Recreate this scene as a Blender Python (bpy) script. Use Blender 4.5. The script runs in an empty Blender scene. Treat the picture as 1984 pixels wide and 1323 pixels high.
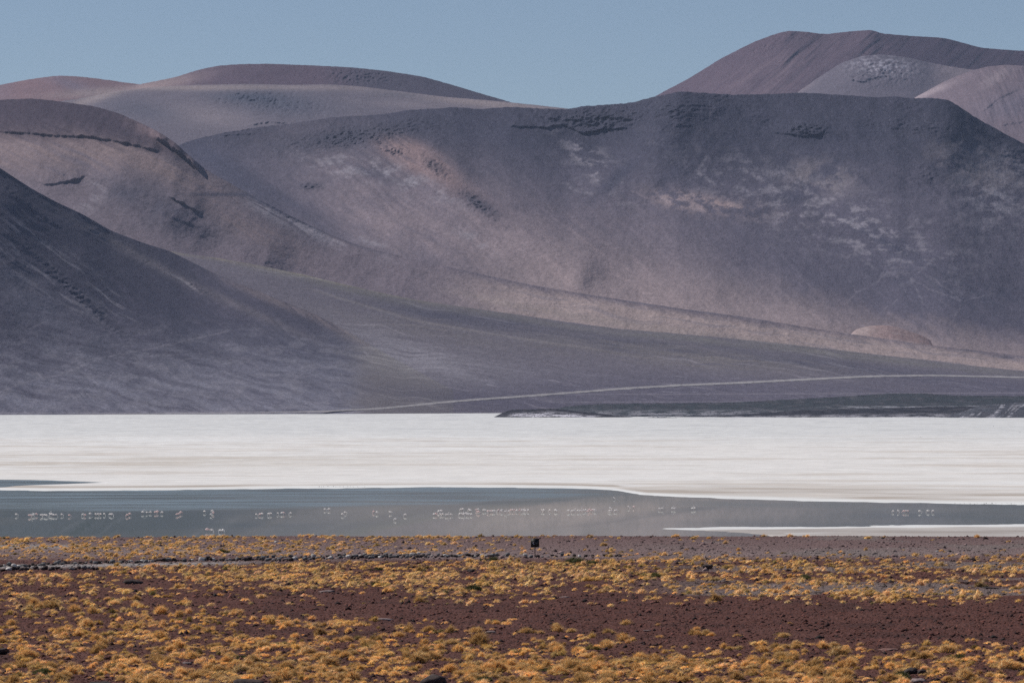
import bpy, math, random
import numpy as np

# ------------------------------------------------------------------ camera, sky, sun, exposure
F = 11022.0          # focal length in pixels of the 1984 px wide photograph (200 mm lens)
H = 28.6             # camera height above the lagoon, metres
CX, HY = 992.0, 770.0
scn = bpy.context.scene
cd = bpy.data.cameras.new('camera'); cam = bpy.data.objects.new('camera', cd)
scn.collection.objects.link(cam); scn.camera = cam
cam.location = (0, 0, H); cam.rotation_euler = (math.radians(90), 0, 0)
cd.sensor_width = 36; cd.lens = 36*F/1984.0
cd.shift_y = (HY-661.5)/1984.0
cd.clip_start = 1.0; cd.clip_end = 120000.0

SUN_AZ, SUN_EL = -62.0, 46.0       # degrees clockwise from the view direction (+Y), elevation
w = bpy.data.worlds.new('World'); scn.world = w; w.use_nodes = True
nt = w.node_tree; bg = nt.nodes['Background']
sky = nt.nodes.new('ShaderNodeTexSky'); sky.sky_type = 'NISHITA'; sky.sun_disc = False
sky.sun_elevation = math.radians(SUN_EL); sky.sun_rotation = math.radians(SUN_AZ)
sky.altitude = 4000; sky.air_density = 0.85; sky.dust_density = 0.3; sky.ozone_density = 0.0
nt.links.new(sky.outputs[0], bg.inputs[0]); bg.inputs[1].default_value = 0.050
sl = bpy.data.lights.new('sun', 'SUN'); sun = bpy.data.objects.new('sun', sl); scn.collection.objects.link(sun)
sl.energy = 3.5; sl.angle = math.radians(0.53); sl.color = (1.0, 0.95, 0.88)
from mathutils import Vector
sd = Vector((math.sin(math.radians(SUN_AZ))*math.cos(math.radians(SUN_EL)),
             math.cos(math.radians(SUN_AZ))*math.cos(math.radians(SUN_EL)), math.sin(math.radians(SUN_EL))))
sun.rotation_euler = sd.to_track_quat('Z', 'Y').to_euler()
scn.view_settings.view_transform = 'Standard'; scn.view_settings.look = 'None'
scn.view_settings.exposure = 0.42; scn.view_settings.gamma = 1.0
scn.render.filter_size = 0.9
scn.cycles.use_denoising = False

# ------------------------------------------------------------------ helpers
random.seed(7); RNG = np.random.default_rng(11)

def pn(x, y, seed=0):
    """gradient noise on arrays, roughly -0.7..0.7"""
    xi = np.floor(x).astype(np.int64); yi = np.floor(y).astype(np.int64)
    xf = x-xi; yf = y-yi
    def g(ix, iy, dx, dy):
        h = (ix*374761393 + iy*668265263 + seed*1442695041) & 0xffffffff
        h = ((h ^ (h >> 13))*1274126177) & 0xffffffff
        h = (h ^ (h >> 16)) & 0xffff
        a = h*(2*math.pi/65536.0)
        return np.cos(a)*dx + np.sin(a)*dy
    u = xf*xf*xf*(xf*(xf*6-15)+10); v = yf*yf*yf*(yf*(yf*6-15)+10)
    n00 = g(xi, yi, xf, yf); n10 = g(xi+1, yi, xf-1, yf)
    n01 = g(xi, yi+1, xf, yf-1); n11 = g(xi+1, yi+1, xf-1, yf-1)
    return (n00*(1-u)+n10*u)*(1-v) + (n01*(1-u)+n11*u)*v

def fbm(x, y, octv=4, seed=0, gain=0.5, lac=2.03):
    s = 0; a = 1.0
    for k in range(octv):
        s = s + a*pn(x, y, seed+k*17); x = x*lac+3.1; y = y*lac-1.7; a *= gain
    return s

def ridged(x, y, octv=4, seed=0, gain=0.5):
    s = 0; a = 1.0
    for k in range(octv):
        s = s + a*(1-2.2*np.abs(pn(x, y, seed+k*31))); x = x*2.07+5.3; y = y*2.07-2.9; a *= gain
    return s

def sstep(a, b, x):
    t = np.clip((x-a)/(b-a), 0, 1); return t*t*(3-2*t)

def curve(pts, xs, smooth=14.0):
    p = np.array(pts, float); n = 9
    k = np.linspace(-1, 1, n); wt = np.exp(-2*k*k); wt /= wt.sum()
    xa, ya = list(p[:, 0]), list(p[:, 1])
    s0 = (ya[1]-ya[0])/(xa[1]-xa[0]); s1 = (ya[-1]-ya[-2])/(xa[-1]-xa[-2])
    xa = [xa[0]-400]+xa+[xa[-1]+400]; ya = [ya[0]-400*s0]+ya+[ya[-1]+400*s1]
    out = 0
    for kk, ww in zip(k, wt): out = out + ww*np.interp(xs+kk*smooth, xa, ya)
    return out

def linemask(pts, px, fade=12.0):
    """y of the polyline at px, and 1 inside its span"""
    p = np.array(pts, float)
    return np.interp(px, p[:, 0], p[:, 1]), sstep(p[0, 0]-fade, p[0, 0]+fade, px)*(1-sstep(p[-1, 0]-fade, p[-1, 0]+fade, px))

def seg_dist(pts, px, py):
    best = np.full(np.broadcast(px, py).shape, 1e9)
    for (x0, y0), (x1, y1) in zip(pts[:-1], pts[1:]):
        dx, dy = x1-x0, y1-y0; L = dx*dx+dy*dy+1e-9
        t = np.clip(((px-x0)*dx+(py-y0)*dy)/L, 0, 1)
        best = np.minimum(best, np.hypot(px-x0-t*dx, py-y0-t*dy))
    return best

def link(o, parent=None):
    scn.collection.objects.link(o)
    if parent: o.parent = parent
    return o

def mesh_obj(name, verts, faces, mats, col=None, parent=None, smooth=True, mi=None, link_it=True):
    me = bpy.data.meshes.new(name)
    verts = np.asarray(verts, np.float32).reshape(-1, 3); faces = np.asarray(faces, np.int32)
    n, k = faces.shape
    me.vertices.add(len(verts)); me.vertices.foreach_set('co', verts.ravel())
    me.loops.add(n*k); me.loops.foreach_set('vertex_index', faces.ravel())
    me.polygons.add(n); me.polygons.foreach_set('loop_start', np.arange(0, n*k, k, dtype=np.int32))
    try: me.polygons.foreach_set('loop_total', np.full(n, k, np.int32))
    except Exception: pass
    if smooth: me.polygons.foreach_set('use_smooth', np.ones(n, bool))
    if mi is not None: me.polygons.foreach_set('material_index', np.asarray(mi, np.int32))
    for m in (mats if isinstance(mats, (list, tuple)) else [mats]): me.materials.append(m)
    if col is not None:
        a = me.color_attributes.new('col', 'FLOAT_COLOR', 'POINT')
        c = np.ones((len(verts), 4), np.float32); cc = np.asarray(col, np.float32); c[:, :cc.shape[-1]] = cc.reshape(len(verts), -1)
        a.data.foreach_set('color', c.ravel())
    me.update(); me.validate()
    o = bpy.data.objects.new(name, me)
    if link_it: link(o, parent)
    return o

def grid_faces(R, C):
    i = np.arange(R*C).reshape(R, C)
    return np.stack([i[:-1, :-1], i[:-1, 1:], i[1:, 1:], i[1:, :-1]], -1).reshape(-1, 4)

def tag(o, label=None, cat=None, group=None, kind=None):
    if label: o['label'] = label
    if cat: o['category'] = cat
    if group: o['group'] = group
    if kind: o['kind'] = kind
    return o

class Mat:
    def __init__(s, name):
        s.m = bpy.data.materials.new(name); s.m.use_nodes = True; s.t = s.m.node_tree
        s.n = s.t.nodes; s.b = s.n['Principled BSDF']; s.out = s.n['Material Output']
        s.b.inputs['Specular IOR Level'].default_value = 0.15
        s.b.inputs['Roughness'].default_value = 0.9
    def new(s, typ, **kw):
        nd = s.n.new(typ)
        for k, v in kw.items(): setattr(nd, k, v)
        return nd
    def link(s, a, b): s.t.links.new(a, b)
    def pos(s): return s.new('ShaderNodeNewGeometry').outputs['Position']
    def mapping(s, vec, scale):
        m = s.new('ShaderNodeMapping'); s.link(vec, m.inputs[0]); m.inputs['Scale'].default_value = scale; return m.outputs[0]
    def noise(s, vec, scale, detail=4, rough=0.55):
        n = s.new('ShaderNodeTexNoise'); s.link(vec, n.inputs['Vector'])
        n.inputs['Scale'].default_value = scale; n.inputs['Detail'].default_value = detail; n.inputs['Roughness'].default_value = rough
        return n.outputs['Fac']
    def remap(s, v, a, b, c, d):
        m = s.new('ShaderNodeMapRange'); s.link(v, m.inputs[0])
        for k, x in zip((1, 2, 3, 4), (a, b, c, d)): m.inputs[k].default_value = x
        return m.outputs[0]
    def math(s, op, a, b):
        m = s.new('ShaderNodeMath', operation=op)
        for k, x in enumerate((a, b)):
            if hasattr(x, 'links'): s.link(x, m.inputs[k])
            else: m.inputs[k].default_value = x
        return m.outputs[0]
    def attr(s, name='col'):
        a = s.new('ShaderNodeAttribute'); a.attribute_name = name; return a
    def scale_col(s, col, fac):
        v = s.new('ShaderNodeVectorMath', operation='SCALE'); s.link(col, v.inputs[0]); s.link(fac, v.inputs['Scale']); return v.outputs[0]
    def mixc(s, fac, a, b):
        m = s.new('ShaderNodeMix', data_type='RGBA')
        for sock, x in ((m.inputs[0], fac), (m.inputs[6], a), (m.inputs[7], b)):
            if hasattr(x, 'links'): s.link(x, sock)
            else: sock.default_value = x if not isinstance(x, tuple) else (*x, 1)[:4]
        return m.outputs[2]
    def bump(s, h, strength, dist):
        b = s.new('ShaderNodeBump'); b.inputs['Strength'].default_value = strength; b.inputs['Distance'].default_value = dist
        s.link(h, b.inputs['Height']); s.link(b.outputs[0], s.b.inputs['Normal']); return b

# ------------------------------------------------------------------ materials
def mountain_mat():
    m = Mat('volcanic_slope'); p = m.pos()
    fine = m.noise(p, 1/9.0, 5, 0.65); mid = m.noise(p, 1/60.0, 4, 0.6)
    f = m.math('MULTIPLY', m.remap(fine, 0.25, 0.75, 0.80, 1.20), m.remap(mid, 0.25, 0.75, 0.90, 1.10))
    m.link(m.scale_col(m.attr().outputs['Color'], f), m.b.inputs['Base Color'])
    m.bump(m.noise(p, 1/7.0, 4, 0.7), 0.55, 4.0)
    m.b.inputs['Specular IOR Level'].default_value = 0.05; m.b.inputs['Roughness'].default_value = 1
    return m.m
M_MOUNT = mountain_mat()

def lowhill_mat():
    m = Mat('dark_lava_hill'); p = m.pos()
    f = m.remap(m.noise(p, 1/4.0, 5, 0.7), 0.3, 0.7, 0.7, 1.3)
    m.link(m.scale_col(m.attr().outputs['Color'], f), m.b.inputs['Base Color'])
    m.bump(m.noise(p, 1/4.0, 4, 0.7), 0.6, 2.0)
    m.b.inputs['Specular IOR Level'].default_value = 0.05
    return m.m
M_LOW = lowhill_mat()

def salt_mat():
    m = Mat('salt_crust'); p = m.pos()
    f = m.math('MULTIPLY', m.remap(m.noise(p, 1/25.0, 6, 0.65), 0.3, 0.7, 0.93, 1.05), m.remap(m.noise(p, 1/3.0, 3, 0.6), 0.3, 0.7, 0.97, 1.03))
    m.link(m.scale_col(m.attr().outputs['Color'], f), m.b.inputs['Base Color'])
    m.bump(m.noise(p, 1/6.0, 5, 0.7), 0.25, 0.5)
    m.b.inputs['Specular IOR Level'].default_value = 0.1
    return m.m
M_SALT = salt_mat()

def water_mat():
    m = Mat('shallow_lagoon_water'); p = m.pos(); a = m.attr()
    sep = m.new('ShaderNodeSeparateColor'); m.link(a.outputs['Color'], sep.inputs[0])
    rip = sep.outputs[0]                       # 1 where wind ruffles the water
    streak = m.remap(m.noise(m.mapping(p, (1/60.0, 1/25.0, 1.0)), 1.0, 5, 0.6), 0.35, 0.7, 0.0, 1.0)
    r = m.math('MULTIPLY', rip, streak)
    mud = sep.outputs[1]                       # 1 where the shallow bed shows through
    gl = m.new('ShaderNodeBsdfGlossy'); gl.inputs['Color'].default_value = (0.92, 0.94, 0.93, 1)
    m.link(m.math('ADD', m.math('MULTIPLY', r, 0.14), m.math('ADD', m.math('MULTIPLY', rip, 0.05), 0.012)), gl.inputs['Roughness'])
    df = m.new('ShaderNodeBsdfDiffuse'); cc = m.mixc(mud, (0.145, 0.178, 0.185), (0.29, 0.285, 0.27))
    m.link(m.mixc(m.math('MULTIPLY', r, 0.8), cc, (0.215, 0.265, 0.270)), df.inputs['Color'])  # bluish sky reflection of the ruffled water painted into the diffuse colour
    mx = m.new('ShaderNodeMixShader'); mx.inputs[0].default_value = 0.42
    m.link(gl.outputs[0], mx.inputs[1]); m.link(df.outputs[0], mx.inputs[2]); m.link(mx.outputs[0], m.out.inputs[0])
    return m.m
M_WATER = water_mat()

def soil_mat():
    m = Mat('red_volcanic_soil'); p = m.pos()
    f = m.math('MULTIPLY', m.remap(m.noise(p, 1/0.12, 4, 0.7), 0.3, 0.7, 0.72, 1.28), m.remap(m.noise(p, 1/1.5, 4, 0.6), 0.3, 0.7, 0.85, 1.15))
    m.link(m.scale_col(m.attr().outputs['Color'], f), m.b.inputs['Base Color'])
    m.bump(m.noise(p, 1/0.15, 4, 0.7), 0.8, 0.06)
    return m.m
M_SOIL = soil_mat()

def rock_mat(name, base, var=0.35, dust=None):
    m = Mat(name); tc = m.new('ShaderNodeTexCoord').outputs['Object']
    n1 = m.noise(tc, 5.0, 5, 0.65); oi = m.new('ShaderNodeObjectInfo')
    f = m.math('MULTIPLY', m.remap(n1, 0.3, 0.7, 1-var, 1+var), m.remap(oi.outputs['Random'], 0, 1, 0.75, 1.3))
    rgb = m.new('ShaderNodeRGB'); rgb.outputs[0].default_value = (*base, 1)
    c = m.scale_col(rgb.outputs[0], f)
    if dust: c = m.mixc(m.remap(m.noise(tc, 2.0, 3, 0.5), 0.45, 0.62, 0, 0.8), c, dust)
    m.link(c, m.b.inputs['Base Color']); m.bump(m.noise(tc, 9.0, 4, 0.7), 0.6, 0.03)
    return m.m
M_RDARK = rock_mat('dark_basalt_rock', (0.045, 0.036, 0.036), dust=(0.10, 0.07, 0.065))
M_RGREY = rock_mat('grey_border_rock', (0.13, 0.125, 0.13), dust=(0.25, 0.235, 0.23))
M_RPALE = rock_mat('pale_border_rock', (0.50, 0.47, 0.45))
M_RRED = rock_mat('red_brown_slab_rock', (0.16, 0.085, 0.075), dust=(0.22, 0.14, 0.125))
M_RMAUVE = rock_mat('mauve_rock', (0.20, 0.155, 0.155))

def pebble_mat():
    m = Mat('scattered_pebble'); p = m.pos()
    f = m.remap(m.noise(p, 3.0, 3, 0.7), 0.3, 0.7, 0.7, 1.3)
    m.link(m.scale_col(m.attr().outputs['Color'], f), m.b.inputs['Base Color']); return m.m
M_PEB = pebble_mat()

def grass_mat(name, tint):
    m = Mat(name); oi = m.new('ShaderNodeObjectInfo')
    c = m.scale_col(m.attr().outputs['Color'], m.remap(oi.outputs['Random'], 0, 1, 0.72, 1.2))
    mul = m.new('ShaderNodeVectorMath', operation='MULTIPLY'); m.link(c, mul.inputs[0]); mul.inputs[1].default_value = tint
    m.link(mul.outputs[0], m.b.inputs['Base Color']); m.b.inputs['Roughness'].default_value = 0.7
    tr = m.new('ShaderNodeBsdfTranslucent'); m.link(mul.outputs[0], tr.inputs[0])
    mx = m.new('ShaderNodeMixShader'); mx.inputs[0].default_value = 0.34
    m.link(m.b.outputs[0], mx.inputs[1]); m.link(tr.outputs[0], mx.inputs[2]); m.link(mx.outputs[0], m.out.inputs[0])
    return m.m
M_GRASS = grass_mat('golden_bunchgrass', (1, 1, 1))
M_GREEN = grass_mat('dark_green_cushion_shrub', (1, 1, 1))

def plain(name, col, rough=0.7, spec=0.3):
    m = Mat(name); tc = m.new('ShaderNodeTexCoord').outputs['Object']
    rgb = m.new('ShaderNodeRGB'); rgb.outputs[0].default_value = (*col, 1)
    m.link(m.scale_col(rgb.outputs[0], m.remap(m.noise(tc, 6.0, 3, 0.6), 0.3, 0.7, 0.88, 1.12)), m.b.inputs['Base Color'])
    m.b.inputs['Roughness'].default_value = rough; m.b.inputs['Specular IOR Level'].default_value = spec
    return m.m

# ------------------------------------------------------------------ mountains
def blob(px, py, x, y, rx, ry, rot=0.0, p=1.0):
    a = math.radians(rot); dx = px-x; dy = py-y
    u = (dx*math.cos(a)+dy*math.sin(a))/rx; v = (-dx*math.sin(a)+dy*math.cos(a))/ry
    return np.exp(-np.power(u*u+v*v, p))

def mix3(c, rgb, wgt):
    wgt = np.clip(wgt, 0, 1)[..., None]; return c*(1-wgt)+np.array(rgb)*wgt

def slope_layer(name, label, ridge, base, dr, db, shade, x0=-140, x1=2124, step=1.55, rows=300, back=900, jag=0.6, prof=1.0, mat=None, seed=1, merge=None):
    """one mountain: its camera-side flank from foot to crest at real distance, and its far flank"""
    xs = np.arange(x0, x1+step, step)
    yr = curve(ridge, xs); yb = curve(base, xs)
    dR = curve(dr, xs, 60) if isinstance(dr, list) else np.full_like(xs, float(dr))
    dB = curve(db, xs, 60) if isinstance(db, list) else np.full_like(xs, float(db))
    yb = np.maximum(yb, yr+2)
    t = np.linspace(0, 1, rows)[:, None]
    PX = np.broadcast_to(xs, (rows, len(xs)))
    PY = yb+(yr-yb)*t + jag*fbm(xs/9.0, xs*0+seed*3.3, 4, seed)*np.clip(1-(1-t)*(yb-yr)/7.0, 0, 1)
    D = dB+(dR-dB)*np.power(t, prof)
    U = (PX-CX)/F*D; V = (HY-PY)/F*D
    relief, col = shade(PX, PY, U, V, t)
    grain = fbm(U/11, V/6, 3, seed+400, 0.8)+0.35*fbm(U/260, V/90, 3, seed+410)
    col = np.clip(col*(1+0.17*np.clip(grain, -0.8, 0.9))[..., None]*np.array((0.95, 0.945, 1.04)), 0.02, 0.8)
    edge = sstep(0.0, 0.03, t)*1.0
    D = D-relief*edge
    if merge: D, col = merge(PX, PY, U, V, t, D, col)
    X = (PX-CX)/F*D; Z = H+(HY-PY)/F*D; P = np.stack([X, D, Z], -1)
    # far flank, falling away behind the crest
    nb = 14; last = P[-1]; bk = []; bc = []
    for k in range(1, nb+1):
        s = k/nb; q = last.copy(); dd = back*s
        q[:, 0] *= (q[:, 1]+dd)/q[:, 1]; q[:, 1] += dd
        q[:, 2] = np.maximum(last[:, 2]-(0.10*dd+0.45*back*s*s)-25*(fbm(xs/40., xs*0+s*6, 3, seed)+.3)*s, -3)
        bk.append(q); bc.append(col[-1])
    P = np.concatenate([P, np.array(bk)], 0); col = np.concatenate([col, np.array(bc)], 0)
    o = mesh_obj(name, P, grid_faces(*P.shape[:2]), mat or M_MOUNT, col)
    return tag(o, label, 'mountain' if mat is None else 'hill', kind='structure')

def rough_relief(U, V, seed, big=40, wl=700.0, fine=2.2):
    wu = U+60*fbm(U/400, V/400, 2, seed+5); wv = V+60*fbm(U/400+9, V/400, 2, seed+6)
    return big*fbm(wu/wl, wv/wl, 3, seed) + 7*ridged(wu/170, wv/170, 3, seed+2) + fine*fbm(U/22, V/22, 3, seed+3, 0.6)

def cliff(px, py, line, amp, above=45.0, drop=3.0, jit=3.0, seed=3):
    """a lip that stands out above the line and breaks off sharply below it"""
    ly, m = linemask(line, px)
    s0 = ly-py; s = s0 + jit*fbm(px/11., px*0+seed, 3, seed)*np.exp(-np.abs(s0)/8)      # >0 above the line
    lip = np.where(s > 0, np.exp(-np.clip(s, 0, None)/above), np.clip(1+s/drop, 0, 1))
    return amp*m*lip*(0.8+0.5*fbm(px/25., py/25+seed*2, 2, seed+1))

def rocky(U, V, mask, amp, seed, wl=26.0):
    r = ridged(U/wl, V/wl*1.5, 3, seed, 0.6)
    return mask*amp*np.clip(r, -0.6, 1.5)

def streaks(px, py, ang, seed, L=120.0, W=9.0):
    a = math.radians(ang); u = px*math.cos(a)+py*math.sin(a); v = -px*math.sin(a)+py*math.cos(a)
    wv = v+14*fbm(px/120, py/120, 2, seed+9)
    return fbm(u/L, wv/W, 4, seed, 0.6)

G0 = np.array((0.150, 0.138, 0.170))     # slate
WARM = (0.235, 0.190, 0.190); PINK = (0.30, 0.215, 0.20); PALE = (0.36, 0.335, 0.35); DARK = (0.062, 0.062, 0.086); GREEN = (0.20, 0.185, 0.14)

def speck(px, py, col, n, seed, thr=0.36, amt=0.6):
    s = pn(px/2.6, py/1.8, seed); return mix3(col, (0.03, 0.03, 0.04), n*sstep(thr, thr+0.12, s)*amt)

# --- far right massif
def sh_far_right(px, py, U, V, t):
    r = rough_relief(U, V, 21, 60, 900)+20*streaks(px, py, -42, 221, 300, 34)
    r = r + 35*np.exp(-(seg_dist([(1700, 62), (1640, 115), (1560, 180)], px, py)/28)**2)
    rk = blob(px, py, 1475, 92, 55, 16, -28); r = r+rocky(U, V, rk, 16, 4, 26)
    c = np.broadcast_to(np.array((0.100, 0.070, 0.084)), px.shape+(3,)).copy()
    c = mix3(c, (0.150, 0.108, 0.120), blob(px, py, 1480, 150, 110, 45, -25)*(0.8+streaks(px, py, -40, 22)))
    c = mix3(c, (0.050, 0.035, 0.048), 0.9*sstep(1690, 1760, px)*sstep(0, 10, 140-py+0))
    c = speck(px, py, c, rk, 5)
    return r, c
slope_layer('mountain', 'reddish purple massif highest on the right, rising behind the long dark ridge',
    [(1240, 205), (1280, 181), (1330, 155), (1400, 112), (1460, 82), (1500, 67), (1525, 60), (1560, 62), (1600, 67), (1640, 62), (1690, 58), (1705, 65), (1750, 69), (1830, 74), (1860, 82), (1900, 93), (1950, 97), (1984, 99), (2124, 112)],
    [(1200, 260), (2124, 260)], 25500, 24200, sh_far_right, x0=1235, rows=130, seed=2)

def sh_shoulder(px, py, U, V, t):
    r = rough_relief(U, V, 31, 40, 700)
    rk = blob(px, py, 1700, 140, 85, 30, 0); r = r+rocky(U, V, rk, 12, 6, 22)+cliff(px, py, [(1640, 152), (1670, 158), (1710, 147)], 18)
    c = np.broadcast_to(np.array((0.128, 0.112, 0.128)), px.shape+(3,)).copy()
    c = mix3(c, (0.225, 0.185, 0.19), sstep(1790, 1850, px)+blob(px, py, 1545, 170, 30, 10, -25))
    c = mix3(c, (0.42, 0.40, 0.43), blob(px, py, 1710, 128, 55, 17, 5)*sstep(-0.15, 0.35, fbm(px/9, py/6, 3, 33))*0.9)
    c = speck(px, py, c, rk, 7)
    return r, c
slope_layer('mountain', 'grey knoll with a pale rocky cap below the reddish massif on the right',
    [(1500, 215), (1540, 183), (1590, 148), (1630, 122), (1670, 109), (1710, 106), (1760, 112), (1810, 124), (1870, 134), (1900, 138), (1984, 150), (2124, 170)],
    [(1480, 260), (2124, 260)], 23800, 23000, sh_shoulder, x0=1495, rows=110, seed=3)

def sh_right_hill(px, py, U, V, t):
    r = rough_relief(U, V, 41, 40, 600)+12*streaks(px, py, 60, 43, 60, 14)
    r = r+cliff(px, py, [(1905, 215), (1935, 190), (1975, 172)], 14, 20)+cliff(px, py, [(1935, 243), (1984, 235), (2100, 240)], 14, 20)
    c = np.broadcast_to(np.array((0.165, 0.128, 0.138)), px.shape+(3,)).copy()
    c = mix3(c, (0.33, 0.27, 0.27), blob(px, py, 1785, 185, 60, 7, -22)+0.5*blob(px, py, 1930, 150, 30, 10, -30))
    c = mix3(c, (0.15, 0.13, 0.155), 0.7*blob(px, py, 1960, 205, 60, 25, -10))
    return r, c
slope_layer('mountain', 'smooth mauve hill at the right edge behind the dark ridge end',
    [(1730, 215), (1775, 188), (1830, 158), (1880, 138), (1915, 129), (1950, 126), (1984, 128), (2124, 150)],
    [(1700, 330), (2124, 330)], 22300, 20800, sh_right_hill, x0=1725, rows=150, seed=4)

# --- far left hills
def sh_far_left(px, py, U, V, t):
    r = rough_relief(U, V, 51, 50, 900)
    c = np.broadcast_to(np.array((0.200, 0.130, 0.130)), px.shape+(3,)).copy()
    c = mix3(c, (0.18, 0.14, 0.16), blob(px, py, 140, 165, 50, 12, 20)+0.4*sstep(40, 0, px))
    c = mix3(c, (0.31, 0.25, 0.225), blob(px, py, 210, 178, 110, 9, -4)*0.8)
    return r, c
slope_layer('mountain', 'low pinkish dome farthest to the left against the sky',
    [(-140, 195), (0, 165), (50, 155), (110, 147), (160, 149), (220, 157), (270, 164), (400, 190), (500, 215)],
    [(-140, 250), (500, 250)], 22500, 21500, sh_far_left, x1=500, rows=90, seed=5)

def sh_dome(px, py, U, V, t):
    r = rough_relief(U, V, 61, 50, 800)
    rk = blob(px, py, 690, 148, 80, 16, 4); r = r+rocky(U, V, rk, 24, 8, 26)
    c = np.broadcast_to(np.array((0.104, 0.074, 0.090)), px.shape+(3,)).copy()
    c = mix3(c, (0.28, 0.215, 0.20), blob(px, py, 290, 168, 95, 14, -12))
    c = mix3(c, (0.066, 0.060, 0.076), sstep(600, 720, px)*0.85)  # unlit right side of the dome painted darker
    c = speck(px, py, c, rk, 9)
    return r, c
slope_layer('mountain', 'broad purple dome on the left skyline with a rocky right shoulder',
    [(180, 190), (240, 170), (290, 160), (340, 150), (380, 137), (420, 128), (460, 125), (520, 124), (600, 127), (680, 131), (750, 138), (820, 149), (880, 166), (940, 184), (985, 197), (1040, 215)],
    [(170, 260), (1040, 260)], 21000, 19900, sh_dome, x0=175, x1=1040, rows=90, seed=6)

def sh_plateau(px, py, U, V, t):
    r = rough_relief(U, V, 71, 45, 800)+16*streaks(px, py, 12, 271, 300, 30)
    rk = blob(px, py, 540, 200, 100, 24, 5)+0.7*blob(px, py, 470, 188, 60, 10)+0.5*blob(px, py, 780, 185, 60, 6, 5)
    r = r+rocky(U, V, rk, 24, 10, 24)+cliff(px, py, [(480, 242), (520, 236), (600, 240)], 30, 20)
    c = np.broadcast_to(np.array((0.135, 0.120, 0.136)), px.shape+(3,)).copy()
    c = mix3(c, (0.27, 0.225, 0.21), blob(px, py, 420, 170, 260, 6, 0)+blob(px, py, 940, 200, 200, 9, 6)*0.9+blob(px, py, 190, 188, 70, 9, -18))
    c = mix3(c, (0.215, 0.185, 0.19), blob(px, py, 400, 225, 90, 22, 5)*0.8+blob(px, py, 800, 203, 100, 8, 3)*0.6)
    c = mix3(c, (0.070, 0.076, 0.098), rk*0.8+0.5*blob(px, py, 280, 215, 80, 20, 10))
    c = speck(px, py, c, rk, 11)
    return r, c
slope_layer('mountain', 'pale grey slope stretching below the purple dome on the left skyline',
    [(-140, 225), (60, 205), (150, 192), (230, 176), (300, 169), (380, 165), (480, 163), (560, 165), (640, 164), (700, 168), (780, 178), (860, 188), (960, 196), (1040, 204), (1110, 212), (1180, 222), (1300, 250)],
    [(-140, 330), (400, 330), (1300, 300)], 19300, 17300, sh_plateau, x1=1300, rows=140, seed=7)

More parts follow.
